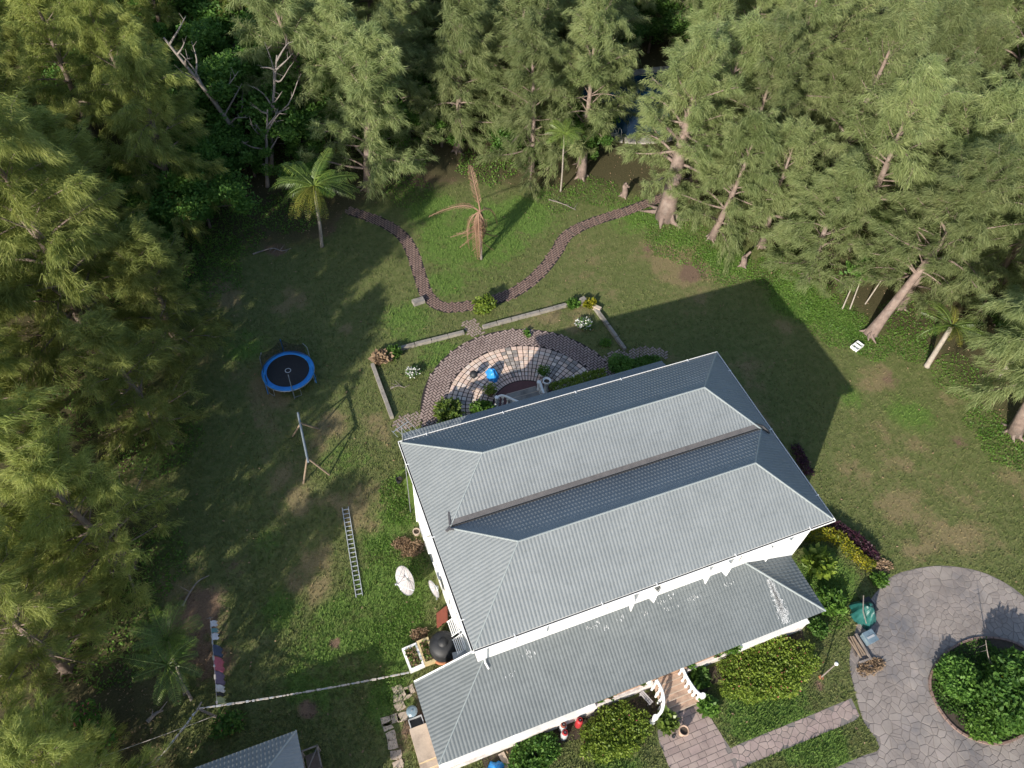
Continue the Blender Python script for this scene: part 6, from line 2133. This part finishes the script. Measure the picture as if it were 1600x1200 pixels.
bush('grass_clump', 'clump of dry orange brown ornamental grass at the garden wall corner', G(597, 563), .6, .5, .7, 700, .4, 'dry_leaf', seed=16, cat='grass clump', shell=.1)
bush('grass_clump', 'dark green grass clump beside the dry brown clump', G(614, 556), .45, .4, .6, 400, .4, 'broadleaf', seed=17, cat='grass clump', shell=.1)
bush('grass_clump', 'tuft of green strap leaves beside the upright block', G(894, 478), .45, .35, .5, 340, .36, 'weed', seed=18, cat='grass clump', shell=.1)
bush('grass_clump', 'yellowish tuft of grass between upright block and loose block', G(921, 478), .35, .35, .45, 300, .34, 'yellow_leaf', seed=19, cat='grass clump', shell=.1)
bush('weed_tuft', 'single green weed tuft on the grass inside the garden wall', G(945, 538), .4, .4, .3, 220, .2, 'weed', seed=20, cat='weed')
bush('weed_tuft', 'small green weed growing out of the brick border', G(823, 523), .2, .4, .3, 160, .18, 'weed', seed=21, cat='weed')
bush('leafy_shrub', 'overgrown shrub at the lower end of the right balustrade', G(1104, 1106), .55, .5, .6, 420, .3, 'weed', seed=22, shell=.1)
bush('leafy_shrub', 'spiky dry plant overhanging the walkway below the left balustrade', G(1040, 1130), .5, .55, .6, 420, .34, 'palm_leaf', seed=23, shell=.1)
bush('leafy_shrub', 'dark fern clump between porch plinth and flowering hedge', G(1092, 1060), .45, .6, .6, 420, .3, 'broadleaf', seed=24, shell=.1)
bush('dry_weeds', 'heap of dry yellow weeds at the edge of the drive below the wood stack', G(1360, 1042), 1.0, .45, .16, 800, .12, 'dry_leaf', seed=25, cat='weeds')
bush('banana_shrub', 'broad leaved yellow green shrub in the shade beside the end wall', G(1275, 885), .8, .9, 1.2, 420, .5, 'lime_leaf', seed=26, shell=.1)
bush('leafy_shrub', 'loose shrub at the corner of the porch roof', G(1293, 945), .9, .9, .9, 900, .3, 'weed', seed=27, shell=.1)
bush('leafy_shrub', 'dark low shrub under the porch end beside the flowering hedge', G(1275, 985), .55, .6, .6, 500, .2, 'broadleaf', seed=28)
bush('leafy_shrub', 'bright green plant where the yellow hedge meets the drive', G(1372, 908), .55, .45, .4, 420, .22, 'weed', seed=29, shell=.1)
bush('dry_weeds', 'pinkish dry stalks beside the end of the purple hedge', G(1380, 885), .6, .4, .16, 340, .14, 'dry_leaf', seed=30, cat='weeds')
for px, py, s, sd, lab in ((645, 858, .7, 31, 'heap of dry brown brush between dish and white wall'), (628, 850, .5, 32, 'low brown heap of brush on the grass above the large dish'), (655, 992, .45, 33, 'brown heap of dead leaves behind the tub planters')):
    bush('brush_heap', lab, G(px, py), s * 1.1, s * .8, .2, 900, .12, 'dry_leaf', seed=sd, cat='brush heap')
bush('flower_bush', 'low bush with pink and red flowers beside the washing line', G(360, 1135), .85, .6, .9, 420, .24, 'broadleaf', 0, 'flower bush', None, 40, seed=34)
bush('bougainvillea', 'large shrub with pink red flowers in the corner of the shady grove', G(120, 1170), 2.2, 1.6, 2.6, 2600, .26, 'broadleaf', 0, 'flower bush', None, 420, seed=35, fsize=.15)
bush('flower_bush', 'shrub with orange yellow flowers in the thicket beyond the lawn', G(295, 352), 1.2, 1.0, 1.6, 1000, .3, 'broadleaf', 0, 'flower bush', None, 60, seed=36, fm='yellow_leaf', fsize=.3)
# the island's tree-like shrubs
bush('island_shrub', 'large dense dark shrub filling the turning circle bed', G(1580, 1090), 2.5, 1.9, 2.2, 11000, .26, 'broadleaf', .2, 'shrub', None, 30, seed=37, fm='yellow_leaf', fsize=.12)
bush('island_shrub', 'lower leafy shrub near the brick kerb of the turning circle', G(1495, 1065), 1.3, 1.3, .9, 4200, .2, 'broadleaf', .2, 'shrub', seed=38)
bush('island_shrub', 'brighter green shrub at the drive side of the turning circle bed', G(1540, 1125), 1.5, 1.1, .8, 4000, .2, 'weed', .2, 'shrub', seed=39)
branch('dead_twig', 'pale bare forked twig sticking out of the turning circle shrub', [G(1548, 1040, .6), G(1543, 1020, 1.6), G(1540, 1000, 2.6)], .04, 'twig', 3, seed=7)

# ---- ground cover: weeds over the banks and the forest floor
def weeds(name, label, areas, leaf, m, seed, hz=.22):
    rng = np.random.default_rng(seed)
    V, F, b = [], [], 0
    for px, py, r, n in areas:
        g = G(px, py)
        a = rng.uniform(0, 2 * PI, n); q = r * np.sqrt(rng.random(n)) * (.7 + .5 * fbm(np.cos(a) * 3 + px, np.sin(a) * 3 + py, seed, 3, .9))
        x, y = g.x + q * np.cos(a), g.y + q * np.sin(a)
        ok = ~paved(x, y) if name != 'bed_cover' else in_poly(x, y, ISLAND)
        P_ = np.stack([x[ok], y[ok], rng.random(ok.sum()) ** 2 * hz * (1 - .6 * q[ok] / r / 1.2).clip(.2, 1)], 1)
        v, f = leafcloud(len(P_), lambda n_, r_: P_, leaf, rng)
        V.append(v); F.append(f + b); b += len(v)
    tag(link(name, fast_mesh(name, np.concatenate(V), np.concatenate(F)), M[m]), label, 'ground cover', kind='stuff')
weeds('weeds', 'low leafy weeds along the sunny bank and around the tree roots', [(1060, 375, 3.2, 2600), (1130, 412, 2.8, 2200), (1000, 330, 2.0, 900), (930, 300, 2.4, 1200), (870, 310, 2.2, 900), (1250, 470, 2.6, 2000), (1310, 505, 2.8, 3000), (1360, 540, 1.8, 1200), (1420, 540, 2.0, 1200), (1570, 700, 2.0, 1400), (1540, 660, 1.6, 800), (1200, 430, 2.0, 1200), (1230, 412, 2.5, 1600), (1285, 440, 2.6, 1600), (1420, 500, 2.6, 1400), (1500, 590, 2.4, 1200)], .13, 'weed', 1, .14)
weeds('house_weeds', 'lush weeds along the side wall of the house', [(620, 770, 1.3, 1600), (628, 800, 1.1, 1300), (600, 860, 1.2, 900), (640, 740, .7, 500), (610, 990, 1.2, 900), (640, 960, .9, 700), (610, 1075, 1.0, 800), (650, 880, .8, 500), (1290, 920, 1.5, 1500), (1300, 960, 1.2, 1000)], .09, 'weed', 2, .12)
weeds('forest_weeds', 'patchy undergrowth at the edge of the shady grove', [(300, 420, 4.5, 3600), (250, 450, 3.6, 2400), (200, 520, 3.5, 1800), (340, 370, 4.0, 2600), (450, 330, 3.0, 1500), (640, 300, 2.2, 700), (250, 690, 3.0, 1500), (230, 880, 2.6, 1200), (620, 250, 3.0, 1400), (180, 1000, 3.0, 1300), (760, 260, 3.0, 1200), (830, 240, 3, 1200), (130, 620, 4, 1500), (540, 220, 4, 1800), (460, 240, 4, 2000)], .17, 'weed', 3, .22)
weeds('bed_cover', 'dark ground cover under the turning circle shrubs', [(1490, 1050, 1.5, 2200), (1530, 1030, 1.5, 2200), (1520, 1100, 1.6, 2400), (1570, 1050, 1.6, 2400), (1580, 1120, 1.5, 2200), (1480, 1090, 1.0, 1200), (1600, 1080, 1.6, 2000)], .13, 'broadleaf', 11, .25)
def litter():
    rng = np.random.default_rng(77)
    n = 26000
    px = rng.uniform(-20, 1620, n); py = rng.uniform(60, 1200, n)
    d_ = CR.T @ np.stack([(px - 800) / FPX, (py - 600) / FPX, np.ones(n)])
    k_ = -CAM[2] / d_[2]
    x, y = CAM[0] + d_[0] * k_, CAM[1] + d_[1] * k_
    dd = poly_dist(x, y, LAWN2)
    ok = ~in_poly(x, y, LAWN2) | ((dd < 1.5) & (rng.random(n) < .15))
    ok &= ~((x > 29) & (x < 45) & (y > 31) & (y < 43))
    P_ = np.stack([x[ok], y[ok], rng.random(ok.sum()) * .06], 1)
    v, f = leafcloud(len(P_), lambda n_, r_: P_, .13, rng)
    tag(link('leaf_litter', fast_mesh('leaf_litter', v, f), M['dry_leaf']), 'brown needle and leaf litter under the trees', 'leaves', kind='stuff')
litter()
# fallen leaves scattered on the lawn
rng = np.random.default_rng(5)
px = rng.uniform(250, 1600, 900); py = rng.uniform(330, 1190, 900)
d_ = CR.T @ np.stack([(px - 800) / FPX, (py - 600) / FPX, np.ones(900)])
k_ = -CAM[2] / d_[2]
x, y = CAM[0] + d_[0] * k_, CAM[1] + d_[1] * k_
ok = in_poly(x, y, LAWN2) & ~paved(x, y)
P_ = np.stack([x[ok], y[ok], np.full(ok.sum(), .05)], 1)
v, f = leafcloud(len(P_), lambda n, r: P_, .16, rng)
tag(link('fallen_leaves', fast_mesh('fallen_leaves', v, f), M['dry_leaf']), 'dry leaves scattered over the lawn', 'leaves', kind='stuff')
